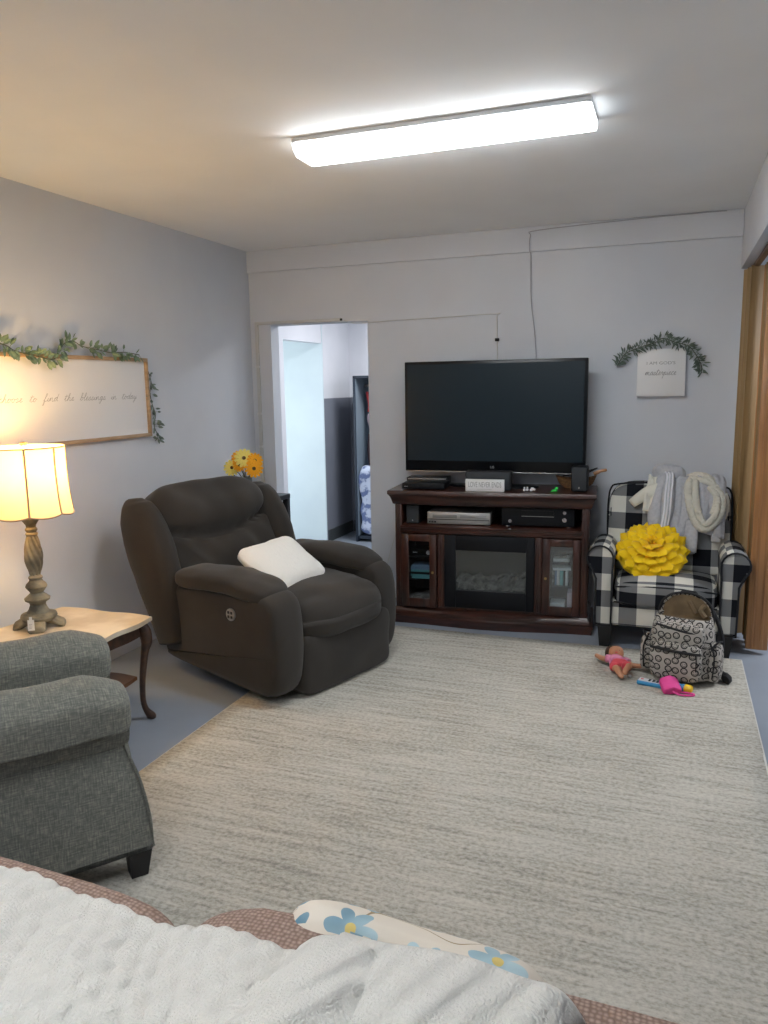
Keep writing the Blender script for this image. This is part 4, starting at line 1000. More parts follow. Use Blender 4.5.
# garlands
def garland(name, label, cat, pts, m, leaf=(.03,.05), dens=120, spread=.03, nrm=(0,-1,0), stemr=.0025, wratio=.42, seed=1):
    rnd = random.Random(seed)
    P = smooth_path(pts, 8); g = thing(name, label, cat, P[0])
    bm = NB(); tube(bm, P, stemr, 5); obj('stem', bm, M['stem'], g)
    bm = NB(); N_ = Vector(nrm)
    lens = [0]; 
    for a, b in zip(P, P[1:]): lens.append(lens[-1]+(b-a).length)
    for k in range(dens):
        d = rnd.random()*lens[-1]; i = next(j for j in range(len(lens)-1) if lens[j+1] >= d)
        t_ = (P[i+1]-P[i]).normalized(); p = P[i].lerp(P[i+1], (d-lens[i])/max(1e-6, lens[i+1]-lens[i]))
        sd_ = t_.cross(N_).normalized(); s_ = rnd.choice((-1,1))
        dr = (sd_*s_*rnd.uniform(.2,1)+t_*rnd.uniform(-.2,.9)+N_*rnd.uniform(-.05,.45)).normalized()
        st = rnd.uniform(0, spread); L_ = rnd.uniform(*leaf); q = p+dr*st+N_*.004
        if st > .004: tube(bm, [p, q], .0008, 3)
        wv = dr.cross(N_+Vector((rnd.uniform(-.5,.5), rnd.uniform(-.5,.5), rnd.uniform(-.5,.5)))).normalized()*L_*wratio*.5
        up_ = dr.cross(wv).normalized()*L_*.08
        vs = [bm.verts.new(v) for v in (q, q+dr*L_*.3+wv, q+dr*L_*.7+wv*.85, q+dr*L_, q+dr*L_*.7-wv*.85, q+dr*L_*.3-wv)]
        mid1, mid2 = bm.verts.new(q+dr*L_*.3+up_), bm.verts.new(q+dr*L_*.7+up_)
        for f in ((vs[0],vs[1],mid1),(vs[1],vs[2],mid2,mid1),(vs[2],vs[3],mid2),(vs[3],vs[4],mid2),(vs[4],vs[5],mid1,mid2),(vs[5],vs[0],mid1)): bm.faces.new(f)
    lo = obj('leaves', bm, m, g, smooth=False, solid=.0008); return g
# framed sign on the left wall
XW = XL+.001
sg = thing('framed_wall_sign', 'long white framed sign with handwritten line hanging on the left wall above the lamp', 'wall sign', (XL,3.1,1.27))
sy0, sy1, sz0, sz1 = 2.42, 3.915, 1.272, 1.738
bm = NB(); fw_ = .02
bx(bm, XW, XW+.028, sy0, sy1, sz0, sz0+fw_, .002); bx(bm, XW, XW+.028, sy0, sy1, sz1-fw_, sz1, .002); bx(bm, XW, XW+.028, sy0, sy0+fw_, sz0+fw_, sz1-fw_, .002); bx(bm, XW, XW+.028, sy1-fw_, sy1, sz0+fw_, sz1-fw_, .002)
obj('frame', bm, M['oak'], sg)
obj('board', BX(XW, XW+.012, sy0+fw_, sy1-fw_, sz0+fw_, sz1-fw_), M['sign_white'], sg, smooth=False)
bm, wd = handwriting('choose to find the blessings in today', .0195, .3, .3, 1.5, 1.55, .0011)
for v in bm.verts: v.co = Vector((XW+.0125+v.co.z*.3, sy1-.11-wd+v.co.x, 1.50+v.co.y))
obj('handwriting', bm, M['ink'], sg)
garland('leaf_garland', 'green eucalyptus garland draped along the top of the framed wall sign', 'garland',
  [(XL+.035,2.60,1.78),(XL+.035,2.82,1.775),(XL+.035,2.905,1.745),(XL+.04,3.027,1.725),(XL+.045,3.124,1.71),(XL+.04,3.176,1.735),(XL+.035,3.226,1.79),(XL+.035,3.291,1.81),(XL+.035,3.36,1.785),(XL+.035,3.458,1.775),(XL+.035,3.577,1.76),(XL+.035,3.705,1.765),(XL+.035,3.83,1.755)], M['leaf'], (.03,.05), 150, .02, (1,0,0), seed=3, wratio=.5)
garland('leaf_garland', 'sparse dark green sprig hanging down the right edge of the framed wall sign', 'garland',
  [(XL+.02,3.925,1.66),(XL+.015,3.95,1.60),(XL+.015,3.935,1.53),(XL+.015,3.95,1.46),(XL+.015,3.975,1.40),(XL+.015,3.955,1.33),(XL+.015,3.985,1.27),(XL+.015,3.96,1.24)], M['leaf_dark'], (.03,.05), 46, .02, (1,0,0), seed=5, wratio=.4)
# canvas on the back wall
cs = thing('canvas_sign', 'small square white canvas with grey lettering on the back wall above the checked armchair', 'wall sign', (-.08,YB,1.46))
cx0, cx1, cz0, cz1 = -.222, .062, 1.462, 1.752
obj('canvas', BX(cx0, cx1, YB-.04, YB-.002, cz0, cz1, .003), M['sign_white'], cs)
bm = text_bm("I AM GOD'S", .026, .0005, 1.1)
for v in bm.verts: v.co = Vector((v.co.x*1.15, YB-.0405-v.co.z*.2, v.co.y))
bmesh.ops.translate(bm, vec=((cx0+cx1)/2-.003, 0, 1.665), verts=bm.verts[:]); obj('lettering', bm, M['ink'], cs, smooth=False)
bm, wd = handwriting('masterpiece', .021, .3, .2, 1, .98, .0013)
for v in bm.verts: v.co = Vector(((cx0+cx1)/2-wd/2+v.co.x-.005, YB-.0408-v.co.z*.2, 1.592+v.co.y))
obj('handwriting', bm, M['ink'], cs)
def arc(k):
    a = PI*(1-k); return (-.075+.245*math.cos(a), YB-.03, 1.60+.2*math.sin(a))
garland('leaf_garland', 'arched dull green garland around the top of the square canvas', 'garland',
  [(-.345,YB-.03,1.65),(-.30,YB-.03,1.725),(-.211,YB-.05,1.765),(-.123,YB-.05,1.79),(-.078,YB-.05,1.815),(-.007,YB-.05,1.79),(.07,YB-.05,1.765),(.115,YB-.03,1.715),(.15,YB-.03,1.648),(.155,YB-.03,1.60)], M['leaf_dark'], (.02,.046), 260, .02, (0,-1,0), seed=9, wratio=.22)

# ------------------------------------------------------------------ checked armchair
ch = thing('checked_armchair', 'black white and grey buffalo check armchair holding clothes and a yellow pillow', 'armchair', (0,4.8,0))
PL = M['plaid']
F0 = 4.545
for x, y in ((-.325,4.575),(.325,4.575),(-.3,5.02),(.3,5.02)):
    bm = NB(); s_ = 1 if x > 0 else -1
    R_ = [[bm.verts.new((x+s_*o_+dx*w_, y+dy*w_, z)) for dx, dy in ((-1,-1),(1,-1),(1,1),(-1,1))] for z, w_, o_ in ((0,.028,.0),(.09,.037,.0),(.145,.042,.0))]
    for A, B in zip(R_, R_[1:]):
        for i in range(4): bm.faces.new((A[i], A[(i+1)%4], B[(i+1)%4], B[i]))
    bm.faces.new(R_[0]); bm.faces.new(R_[-1]); obj('leg', bm, M['black_leg'], ch, smooth=False)
bm = NB(); bx(bm, -.3,.3,F0+.012,5.0,.135,.29,.02,3); obj('seat_base', bm, PL, ch, uv=True)
def fs(s, p):
    p = p.copy()
    if s.z > 0: p.z += .028*(1-s.x**2)*(1-s.y**2*.7)
    if s.y < -.3: p.y -= .012*(1-s.x**2)
    return p
bm = NB(); cushion(bm, (0,4.735,.335), (.283,.2,.075), 7, 16, fn=fs); obj('seat_cushion', bm, PL, ch, uv=True, angle=0)
bm = NB()
tube(bm, smooth_path([(-.278,F0+.0,.375),(-.15,F0-.012,.387),(0,F0-.018,.392),(.15,F0-.012,.387),(.278,F0+.0,.375)],5), .0055, 6)
tube(bm, smooth_path([(-.278,F0+.0,.285),(-.15,F0-.01,.283),(0,F0-.012,.283),(.15,F0-.01,.283),(.278,F0+.0,.285)],5), .0055, 6)
obj('seat_piping', bm, M['piping'], ch)
for s in (-1, 1):
    prof = [(.292,.135),(.38,.135),(.383,.3),(.382,.42)]
    cx, cz, r = .362, .54, .075
    for k in range(13):
        a = Rd(-52+k*20); prof.append((cx+r*math.cos(a), cz+r*math.sin(a)))
    prof.append((.292,.45))
    bm = NB(); prism(bm, [(s*a, b) for a, b in prof], F0-.005, 4.93, 'y', .012, 3)
    a_ = obj('arm', bm, PL, ch, uv=True, angle=60)
    bm = NB(); pp = [(s*a, F0-.012, b) for a, b in prof]; tube(bm, pp, .006, 6, closed=True)
    obj('arm_piping', bm, M['piping'], a_)
    bm = NB(); bx(bm, s*.30, s*.318, F0-.012, F0-.002, .18, .47, .004) if False else None
def backz(s, p):
    p = p.copy()
    # leans back, rounded at the top
    p.y += .10*(p.z+.25)/.5
    if s.z > .4: p.z -= .05*abs(s.x)**6
    p.y -= .015*(1-s.x**2)*(1-s.z**2)*(1 if s.y < 0 else 0)
    return p
bm = NB(); cushion(bm, (0,4.965,.66), (.362,.075,.275), 7, 18, fn=backz); obj('backrest', bm, PL, ch, uv=True, angle=0)
bm = NB()
for yy in (0,):
    tube(bm, smooth_path([(-.350,4.93,.5),(-.358,4.965,.7),(-.357,4.985,.82),(-.345,5.0,.895),(-.30,5.005,.922),(-.1,5.005,.936),(.1,5.005,.936),(.30,5.005,.922),(.345,5.0,.895),(.357,4.985,.82),(.358,4.965,.7),(.350,4.93,.5)],4), .006, 6)
obj('back_piping', bm, M['piping'], ch)

# clothes over the chair back. surface of the chair back: front(y,z)
BK = [(4.86,.40),(4.895,.55),(4.925,.70),(4.945,.80),(4.962,.88),(4.985,.925),(5.03,.945),(5.09,.93),(5.12,.86),(5.125,.75)]
def bk(s, off=.0):
    """s 0 = low front .. 1 = down behind"""
    P = BK; f = s*(len(P)-1); i = min(int(f), len(P)-2); g = f-i
    y, z = P[i][0]*(1-g)+P[i+1][0]*g, P[i][1]*(1-g)+P[i+1][1]*g
    ty, tz_ = P[i+1][0]-P[i][0], P[i+1][1]-P[i][1]; l = math.hypot(ty, tz_)
    return y-tz_/l*off, z+ty/l*off
def s_at(z):
    for i in range(5):
        if BK[i][1] <= z <= BK[i+1][1]: return (i+(z-BK[i][1])/(BK[i+1][1]-BK[i][1]))/(len(BK)-1)
    return .55
def drape(zl, zr, xl, xr, s1, off=.015, fold=.012, nf=3, seed=0, nu=36, nv=36, x_top=None):
    """sheet hanging from the back top to bottom heights zl..zr; x range xl..xr (x_top: x range at the top)"""
    xt = x_top or (xl, xr)
    def f(u, v):
        zb = zl*(1-u)+zr*u; s0 = s_at(zb); s = s0+(s1-s0)*v
        a, b = xl*(1-v)+xt[0]*v, xr*(1-v)+xt[1]*v; x = a+(b-a)*u
        o_ = off+fold*(.5+.5*math.sin(u*nf*2*PI+seed+v*1.3))*(1-.4*v)+.012*noise.noise(Vector((u*7+seed, v*6, 1)))+.006*noise.noise(Vector((u*15+seed, v*13, 4)))
        y, z = bk(min(1, s), o_); return Vector((x+.01*noise.noise(Vector((v*3+seed, u*2, 7))), y, z))
    return sheet(NB(), nu, nv, f)
# cream cardigan, left
cg = thing('cardigan', 'small cream baby cardigan hanging on the left of the chair back with its sleeve out', 'cardigan', (-.1,5.0,.93))
obj('body', drape(.765,.76,-.15,-.01,.85,.022,.014,2,1, x_top=(-.11,.0)), M['cream_cloth'], cg, solid=.008, angle=0)
bm = NB(); pts = [(-.05,4.975,.90),(-.11,4.95,.885),(-.16,4.935,.855),(-.215,4.92,.81)]
P = smooth_path(pts, 4); tube(bm, P, [.05-.0018*i for i in range(len(P))], 12)
for v in bm.verts: v.co.y = 4.935+(v.co.y-4.935)*.45
obj('sleeve', bm, M['cream_cloth'], cg, angle=0)
# heather hoodie
hd = thing('hoodie', 'light heather grey hoodie with white striped sleeve draped over the chair back', 'hoodie', (.05,5.0,.93))
obj('body', drape(.575,.53,-.03,.165,.95,.03,.014,2,2, x_top=(-.04,.2)), M['heather'], hd, solid=.012, angle=0)
bm = NB(); P = smooth_path([(-.01,5.02,.965),(-.045,4.975,.93),(-.065,4.925,.84),(-.075,4.905,.75),(-.072,4.895,.665)],5)
tube(bm, P, [.038+.008*math.sin(i*.5) for i in range(len(P))], 14); 
for v in bm.verts: v.co.y = v.co.y+.004*math.sin(v.co.z*60)
obj('sleeve', bm, M['heather'], hd, angle=0)
bm = NB(); P = smooth_path([(-.01,5.01,.985),(.0,4.965,.97),(-.005,4.915,.88),(-.008,4.895,.78),(-.02,4.88,.68),(-.035,4.87,.60)],5)
k = len(P)
def slv(i): return .034-.004*math.sin(i*.4)
tube(bm, P, [slv(i) for i in range(k)], 14); sl = obj('sleeve', bm, M['heather'], hd, angle=0)
bm = NB()
for dx in (-.017,0,.017):
    tube(bm, [Vector((p.x+dx, p.y-math.sqrt(max(0,slv(i)**2-dx*dx))-.0, p.z+(.02*(1-i/k)))) for i, p in enumerate(P)], .0055, 6)
obj('stripe', bm, M['stripe_white'], sl)
def fhood(s, p): p = p.copy(); d = noise.noise(Vector((p.x*14, p.y*14, p.z*14))); return p+s*.02*d
obj('hood', CU((0,5.035,.995), (.10,.055,.055), 2.6, 12, fn=fhood), M['heather'], hd, angle=0)
bm = NB(); P = smooth_path([(.12,4.93,.72),(.12,4.905,.64),(.11,4.885,.57),(.115,4.875,.52)],5); tube(bm, P, [.05]*10+[.045]*(len(P)-10), 14)
for v in bm.verts: v.co.y = 4.9+(v.co.y-4.9)*.5
obj('cuff', bm, M['heather'], hd, angle=0)
# grey jacket, right
jk = thing('jacket', 'pale grey fleece jacket hanging on the right of the chair back beneath the scarf', 'jacket', (.25,5.0,.93))
obj('body', drape(.66,.62,.15,.315,.95,.03,.02,2,4, x_top=(.12,.3)), M['heather'], jk, solid=.012, angle=0)
bm = NB(); P = smooth_path([(.28,4.95,.86),(.29,4.925,.77),(.275,4.9,.68),(.27,4.885,.605)],5); tube(bm, P, [.042-.001*i for i in range(len(P))], 14); obj('sleeve', bm, M['heather'], jk, angle=0)
obj('hood', CU((.19,4.955,.86), (.06,.04,.055), 2.6, 12, fn=fhood), M['heather'], jk, angle=0)
# knitted scarf loops
bm = NB()
def knit(pts, r, closed=False):
    P = smooth_path(pts, 14, closed); k = len(P); q = []
    tube(bm, P, [r*(1+.16*abs(math.sin(i*.85))) for i in range(k)], 12, closed=closed)
knit([(.13,5.03,.97),(.105,4.93,.93),(.115,4.90,.84),(.135,4.885,.76),(.17,4.87,.70),(.215,4.865,.685),(.265,4.875,.73),(.295,4.89,.80),(.29,4.915,.87),(.25,4.95,.93),(.2,5.0,.965)], .021)
knit([(.16,5.03,.975),(.145,4.925,.94),(.15,4.89,.85),(.17,4.87,.77),(.205,4.855,.715),(.245,4.86,.745),(.27,4.875,.815),(.262,4.905,.88),(.225,4.945,.925)], .018)
knit([(.09,5.05,.955),(.15,5.02,.985),(.21,4.99,.975),(.27,4.97,.93),(.31,4.95,.87),(.32,4.935,.80)], .02)
knit([(.12,4.99,.965),(.17,4.955,.965),(.23,4.94,.945),(.28,4.92,.89),(.305,4.905,.83)], .016)
knit([(.20,5.0,.97),(.235,4.95,.955),(.26,4.925,.90),(.262,4.90,.83),(.245,4.885,.77)], .017)
knit([(.15,5.04,.97),(.19,5.01,.985),(.235,4.985,.965),(.285,4.965,.915),(.318,4.94,.85),(.315,4.925,.78),(.29,4.90,.72)], .018)
tag(obj('knitted_scarf', bm, M['cream_knit'], angle=0, loc=(.2,4.95,.9)), 'chunky cream knitted scarf looped over the right of the chair back', 'scarf')

# yellow dahlia pillow
dp = thing('flower_pillow', 'round bright yellow felt pillow with layered flower petals on the checked armchair', 'pillow', (-.08,4.72,.43))
DT = Matrix.Translation((-.084,4.765,.575)) @ Matrix.Rotation(Rd(40), 4, 'X')
bm = NB()
def fd_(s, p):
    return p
R_ = []; n = 32
cushion(bm, (0,0,0), (.195,.185,.075), 2.3, 14, M4=DT @ Matrix.Translation((0,-.0,-.05))); obj('cushion', bm, M['yellow_felt'], dp, angle=0)
bm = NB(); rnd = random.Random(4)
def petal(a, r0, L_, wd, z, tilt):
    T = DT @ Matrix.Rotation(a, 4, 'Z') @ Matrix.Translation((r0, 0, z)) @ Matrix.Rotation(-tilt, 4, 'Y')
    g = []; n1, n2 = 9, 5
    for i in range(n1+1):
        u = i/n1; u = math.sin(u*PI/2) if True else u; hw = wd*(.55+.45*min(1,u/.5) if u < .55 else max(.0, 1-((u-.55)/.45)**2)**.5)
        g.append([bm.verts.new(T @ Vector((L_*u-.01*abs(w_)**2*(u > .8), hw*w_, .010*(1-w_*w_)*math.sin(u*PI*.8)+.014*u**3-.004*abs(w_)*u))) for w_ in (-1,-.5,0,.5,1)])
    for i in range(n1):
        for j in range(4): bm.faces.new((g[i][j], g[i+1][j], g[i+1][j+1], g[i][j+1]))
for n_, r0, L_, wd, z, tilt in ((15,.12,.098,.043,-.022,-.25),(14,.10,.098,.043,.0,-.12),(12,.07,.095,.042,.020,.0),(10,.042,.088,.038,.036,.12),(7,.018,.07,.03,.048,.35),(5,.004,.042,.018,.056,.8)):
    off = rnd.random()
    for k in range(n_): petal(2*PI*(k+off)/n_+rnd.uniform(-.06,.06), r0, L_*rnd.uniform(.93,1.08), wd*rnd.uniform(.95,1.12), z+rnd.uniform(-.003,.003), tilt+rnd.uniform(-.08,.08))
obj('petals', bm, M['yellow_felt'], dp, solid=.003, angle=0)

# ------------------------------------------------------------------ backpack
bp_ = thing('backpack', 'grey backpack printed with round faces sitting open against the checked armchair', 'backpack', (.088,4.115,.017), Rd(-14))
FA = M['faces']; bz = .0
body = []
def sect(z, hw, y0, y1, n=28, e=3.2, xc=0):
    out = []
    for k in range(n):
        a = 2*PI*k/n; c_, s_ = math.cos(a), math.sin(a)
        c_ = math.copysign(abs(c_)**(2/e), c_); s_ = math.copysign(abs(s_)**(2/e), s_)
        out.append(Vector((xc+hw*c_, (y0+y1)/2+(y1-y0)/2*s_, z)))
    return out
def loft(bm, secs, cap0=True, cap1=True):
    R_ = [[bm.verts.new(p) for p in s_] for s_ in secs]; n = len(R_[0])
    for A, B in zip(R_, R_[1:]):
        for i in range(n): bm.faces.new((A[i], A[(i+1)%n], B[(i+1)%n], B[i]))
    if cap0: bm.faces.new(R_[0][::-1])
    if cap1: bm.faces.new(R_[-1])
    return bm
bm = NB()
loft(bm, [sect(.015,.125,-.05,.11), sect(.03,.15,-.07,.125), sect(.1,.158,-.075,.13), sect(.2,.155,-.065,.13), sect(.26,.15,-.05,.125), sect(.30,.142,-.035,.12), sect(.33,.134,-.01,.115)], True, False)
obj('main_body', bm, FA, bp_, local=True, uv=True, angle=0, solid=.004)
# back panel rising behind the open mouth
bm = NB()
prf = [(-.132,.28),(-.134,.33),(-.118,.382),(-.08,.418),(-.03,.434),(.03,.434),(.08,.418),(.118,.382),(.134,.33),(.132,.28)]
prism(bm, prf, .105, .118, 'y', .003); obj('back_panel', bm, FA, bp_, local=True, uv=True)
bm = NB(); prism(bm, [(a*.93, b-.008) for a, b in prf], .098, .104, 'y'); bx(bm, -.12,.12,-.0,.1,.305,.31)
tube(bm, smooth_path([(.01,.09,.40),(.03,.085,.37),(.05,.08,.34)],3), .012, 7); tube(bm, smooth_path([(.09,.09,.385),(.075,.075,.36),(.1,.065,.33)],3), .013, 7)
obj('lining', bm, M['tan_lining'], bp_, local=True)
bm = NB(); tube(bm, smooth_path([(-.135,.09,.28),(-.137,.085,.33),(-.122,.085,.384),(-.083,.09,.421),(-.03,.095,.438),(.03,.095,.438),(.083,.09,.421),(.122,.085,.384),(.137,.085,.33),(.135,.09,.28)],4), .007, 6); obj('mouth_zipper', bm, M['backpack_trim'], bp_, local=True)
bm = NB(); tube(bm, smooth_path([(-.04,.122,.425),(-.03,.14,.435),(.03,.14,.435),(.04,.122,.425)],4), .007, 6); obj('top_handle', bm, M['backpack_trim'], bp_, local=True)
# upper pocket zipper, pouch flap, front pocket
def ffp(s, p): p = p.copy(); p.y -= .012*(1-s.x**2)*(1-s.z**2); return p
fpk = obj('front_pocket', CU((0,-.088,.125), (.125,.035,.1), 5, 12, fn=ffp), FA, bp_, local=True, uv=True, angle=0)
bm = NB(); tube(bm, smooth_path([(-.122,-.112,.19),(-.06,-.134,.193),(0,-.139,.191),(.06,-.134,.188),(.122,-.112,.185)],4), .0075, 6); obj('zipper', bm, M['backpack_trim'], fpk, local=True)
bm = NB(); tube(bm, [(.105,-.128,.185),(.108,-.132,.15),(.107,-.13,.10)], .003, 5); obj('zipper_pull', bm, M['backpack_trim'], fpk, local=True)
pk2 = obj('upper_pocket', CU((0,-.062,.255), (.126,.03,.062), 5, 10, fn=ffp), FA, bp_, local=True, uv=True, angle=0)
bm = NB(); tube(bm, smooth_path([(-.105,-.085,.305),(-.05,-.096,.30),(0,-.098,.292),(.06,-.096,.284),(.115,-.082,.28)],4), .006, 6); obj('zipper', bm, M['backpack_trim'], pk2, local=True)
for s in (-1, 1):
    spk = obj('side_pocket', CU((s*.168,.02,.115), (.034,.06,.1), 3.4, 10), FA, bp_, local=True, uv=True, angle=0)
    bm = NB(); tube(bm, smooth_path([(s*.155,-.045,.20),(s*.185,-.02,.235),(s*.195,.02,.23),(s*.18,.07,.21)],4), .005, 6); tube(bm, smooth_path([(s*.15,-.04,.235),(s*.175,-.05,.16),(s*.17,-.05,.05)],4), .004, 6); obj('pocket_edge', bm, M['backpack_trim'], spk, local=True)
bm = NB()
for s in (-1, 1): tube(bm, smooth_path([(s*.07,.125,.385),(s*.12,.15,.34),(s*.17,.16,.2),(s*.16,.15,.06),(s*.12,.13,.04)],5), .011, 8)
obj('shoulder_strap', bm, M['backpack_trim'], bp_, local=True)
bm = NB(); tube(bm, smooth_path([(.15,.12,.03),(.19,.10,.028),(.22,.07,.022),(.215,.05,.018)],4), [.02]*6+[.024]*6+[.015], 10)
obj('strap_end', bm, M['backpack_trim'], bp_, local=True)

# ------------------------------------------------------------------ doll and small toys on the rug
dx0, dy0, dz0 = -.21, 4.115, .016
dl = thing('baby_doll', 'small brown haired baby doll in pink lying on the rug', 'doll', (dx0,dy0,dz0))
def skinned(name, joints, edges, m, parent, sub=2, root=0):
    me = bpy.data.meshes.new(name); me.from_pydata([j[:3] for j in joints], edges, []); me.materials.append(m)
    o = bpy.data.objects.new(name, me); COL.objects.link(o); o.parent = parent
    md = o.modifiers.new('Skin', 'SKIN'); md.use_smooth_shade = True
    sv = me.skin_vertices[0].data if me.skin_vertices else None
    if sv is None:
        b = bmesh.new(); b.from_mesh(me); b.verts.layers.skin.verify(); b.to_mesh(me); b.free(); sv = me.skin_vertices[0].data
    for i, j in enumerate(joints): r = j[3]; sv[i].radius = (r, r) if not isinstance(r, tuple) else r; sv[i].use_root = (i == root)
    s_ = o.modifiers.new('Subd', 'SUBSURF'); s_.levels = sub; s_.render_levels = sub
    return o
# local coords; body axis from head (back, +y) to feet (front, -y/+x)
J = [(0,0,.024,.021),(-.006,.03,.026,.022),(-.012,.058,.026,.016),(-.016,.074,.03,.011),(-.022,.100,.038,.030),  # pelvis, belly, chest, neck, head
     (-.040,.060,.026,.0115),(-.064,.066,.024,.0105),(-.082,.082,.026,.0085),(-.090,.090,.028,.008),      # left arm
     (.018,.052,.026,.0115),(.04,.03,.022,.0105),(.062,.036,.02,.009),(.082,.046,.02,.0085),         # right arm
     (-.016,-.018,.026,.0145),(-.004,-.05,.034,.0125),(.008,-.078,.022,.0095),(.016,-.088,.016,.0085),  # leg 1
     (.020,-.012,.026,.0145),(.034,-.030,.046,.0125),(.020,-.062,.034,.0095),(.022,-.076,.026,.0085)]   # leg 2
E_ = [(0,1),(1,2),(2,3),(3,4),(2,5),(5,6),(6,7),(7,8),(2,9),(9,10),(10,11),(11,12),(0,13),(13,14),(14,15),(15,16),(0,17),(17,18),(18,19),(19,20)]
J = [(a*1.12, b*1.12, c*1.0, (r*1.12)) for a, b, c, r in J]; dl.scale = (1.38,1.38,1.3)
body = skinned('body', J, E_, M['skin_doll'], dl)
hc = Vector((-.025,.112,.036))
def fhair(s, p): return p+s*.002*noise.noise(p*60)
bm = NB(); cushion(bm, (hc.x-.004, hc.y+.010, hc.z-.002), (.037,.032,.034), 2.2, 8, fn=fhair); obj('hair', bm, M['doll_hair'], dl, local=True, angle=0)
bm = NB(); cushion(bm, (hc.x+.004, hc.y-.008, hc.z+.006), (.030,.028,.031), 2.2, 8); fc_ = obj('face', bm, M['skin_doll'], dl, local=True, angle=0)
bm = NB()
for s in (-1,1): cushion(bm, (hc.x+.006+s*.011, hc.y-.024, hc.z+.026), (.003,.003,.003), 2.1, 3)
obj('eyes', bm, M['black_plastic'], fc_, local=True)
bm = NB(); cushion(bm, (hc.x+.006, hc.y-.033, hc.z+.02), (.006,.0025,.002), 2.1, 3); obj('mouth', bm, M['doll_red'], fc_, local=True)
bm = NB(); cushion(bm, (hc.x+.006, hc.y-.030, hc.z+.026), (.0028,.004,.004), 2.1, 3); obj('nose', bm, M['skin_doll'], fc_, local=True)
bm = NB(); loft(bm, [[Vector((-.018+.026*math.cos(a*PI/8), .072, .03+.021*math.sin(a*PI/8))) for a in range(16)], [Vector((-.012+.032*math.cos(a*PI/8), .045, .03+.027*math.sin(a*PI/8))) for a in range(16)], [Vector((-.006+.036*math.cos(a*PI/8), .018, .029+.028*math.sin(a*PI/8))) for a in range(16)]])
tube(bm, smooth_path([(-.036,.064,.03),(-.055,.07,.028)],2), .017, 10); tube(bm, smooth_path([(.012,.058,.03),(.03,.046,.028)],2), .017, 10)
obj('pink_top', bm, M['doll_pink'], dl, local=True, angle=0)
bm = NB(); cushion(bm, (0,.004,.028), (.034,.026,.027), 2.6, 8); cushion(bm, (-.018,-.02,.03), (.0195,.018,.019), 2.4, 6); cushion(bm, (.026,-.018,.036), (.0195,.018,.02), 2.4, 6)
obj('shorts', bm, M['doll_red'], dl, local=True, angle=0)
bm = NB(); cushion(bm, (dx0+.055,dy0-.055,.02), (.008,.006,.011), 3, 5); tag(obj('doll_bottle', bm, M['toy_white'], loc=(dx0+.055,dy0-.055,.012)), 'tiny white toy piece beside the doll', 'toy')
# toy phone
ph = thing('toy_phone', 'blue and white toy phone with buttons lying in front of the backpack', 'toy', (-.03,3.975,.016), Rd(-13))
bm = NB(); bx(bm, -.085,.085,-.026,.026,0,.022,.008,3); obj('case', bm, M['blue_toy'], ph, local=True)
obj('face_plate', BX(-.078,.075,-.02,.02,.0215,.0245,.001), M['toy_white'], ph, local=True)
for i in range(5):
    for j in range(2): obj('button', BX(-.03+.02*i,-.018+.02*i,-.014+.016*j,-.003+.016*j,.0245,.027,.001), M['dark_grey_plastic'], ph, local=True)
obj('logo_button', bx(NB(), -.068,-.055,-.005,.006,.0245,.027,.002), M['doll_red'], ph, local=True)
bt = thing('toy_bottle', 'small blue toy bottle with a yellow cap beside the pink pouch', 'toy', (.105,3.945,.016), Rd(-20))
bm = NB(); tube(bm, [(-.035,0,.02),(.008,0,.02)], .0165, 16); obj('bottle_body', bm, M['blue_toy'], bt, local=True)
bm = NB(); tube(bm, [(.008,0,.02),(.012,0,.02),(.03,0,.02),(.042,0,.02),(.047,0,.02)], [.017,.0205,.0205,.018,.01], 18); obj('cap', bm, M['toy_yellow'], bt, local=True)
pc = thing('toy_pouch', 'hot pink folded pouch with a strap lying on the toy phone', 'pouch', (.045,3.92,.016), Rd(-30))
def fpc(s, p):
    p = p.copy(); p.z *= 1-.55*max(0, abs(s.x)-.1)
    p.z += .01*(1-abs(s.x))*(s.z > 0); return p
bm = NB(); cushion(bm, (0,0,.032), (.045,.042,.028), 9, 8, fn=fpc, M4=Matrix.Translation((0,0,.03)) @ Matrix.Rotation(Rd(50),4,'Z') @ Matrix.Rotation(Rd(25),4,'X')); obj('pouch_body', bm, M['hot_pink'], pc, local=True, angle=0)
bm = NB(); tube(bm, smooth_path([(.03,-.03,.02),(.06,-.02,.008),(.095,.01,.006),(.11,.03,.006),(.1,.045,.006),(.075,.035,.006),(.05,.02,.008)],5), .0045, 6); obj('strap', bm, M['hot_pink'], pc, local=True)

# ------------------------------------------------------------------ tall wardrobe in the hallway
wd_ = thing('wardrobe', 'tall dark navy open wardrobe standing in the hallway behind the doorway', 'wardrobe', (-2.63,7.3,0))
wx0, wx1, wy0, wy1, wz = -2.955, -2.3, 7.05, 7.5, 1.655
bm = NB(); bx(bm, wx0, wx0+.022, wy0, wy1, 0, wz, .003); bx(bm, wx1-.03, wx1, wy0, wy1, 0, wz, .003); bx(bm, wx0, wx1, wy0, wy1, wz-.025, wz, .003); bx(bm, wx0+.03, wx1-.03, wy0+.02, wy1, .03, .06)
obj('carcass', bm, M['navy'], wd_)
obj('side_lining', BX(wx0+.0225, wx0+.027, wy0+.012, wy1-.02, .06, wz-.026), M['slate'], wd_, smooth=False)
obj('back_panel', BX(wx0+.03, wx1-.03, wy1-.02, wy1, .06, wz-.025), M['slate'], wd_, smooth=False)
bm = NB(); tube(bm, [(wx0+.03,7.3,1.56),(wx1-.03,7.3,1.56)], .012, 10); obj('rail', bm, M['silver'], wd_)
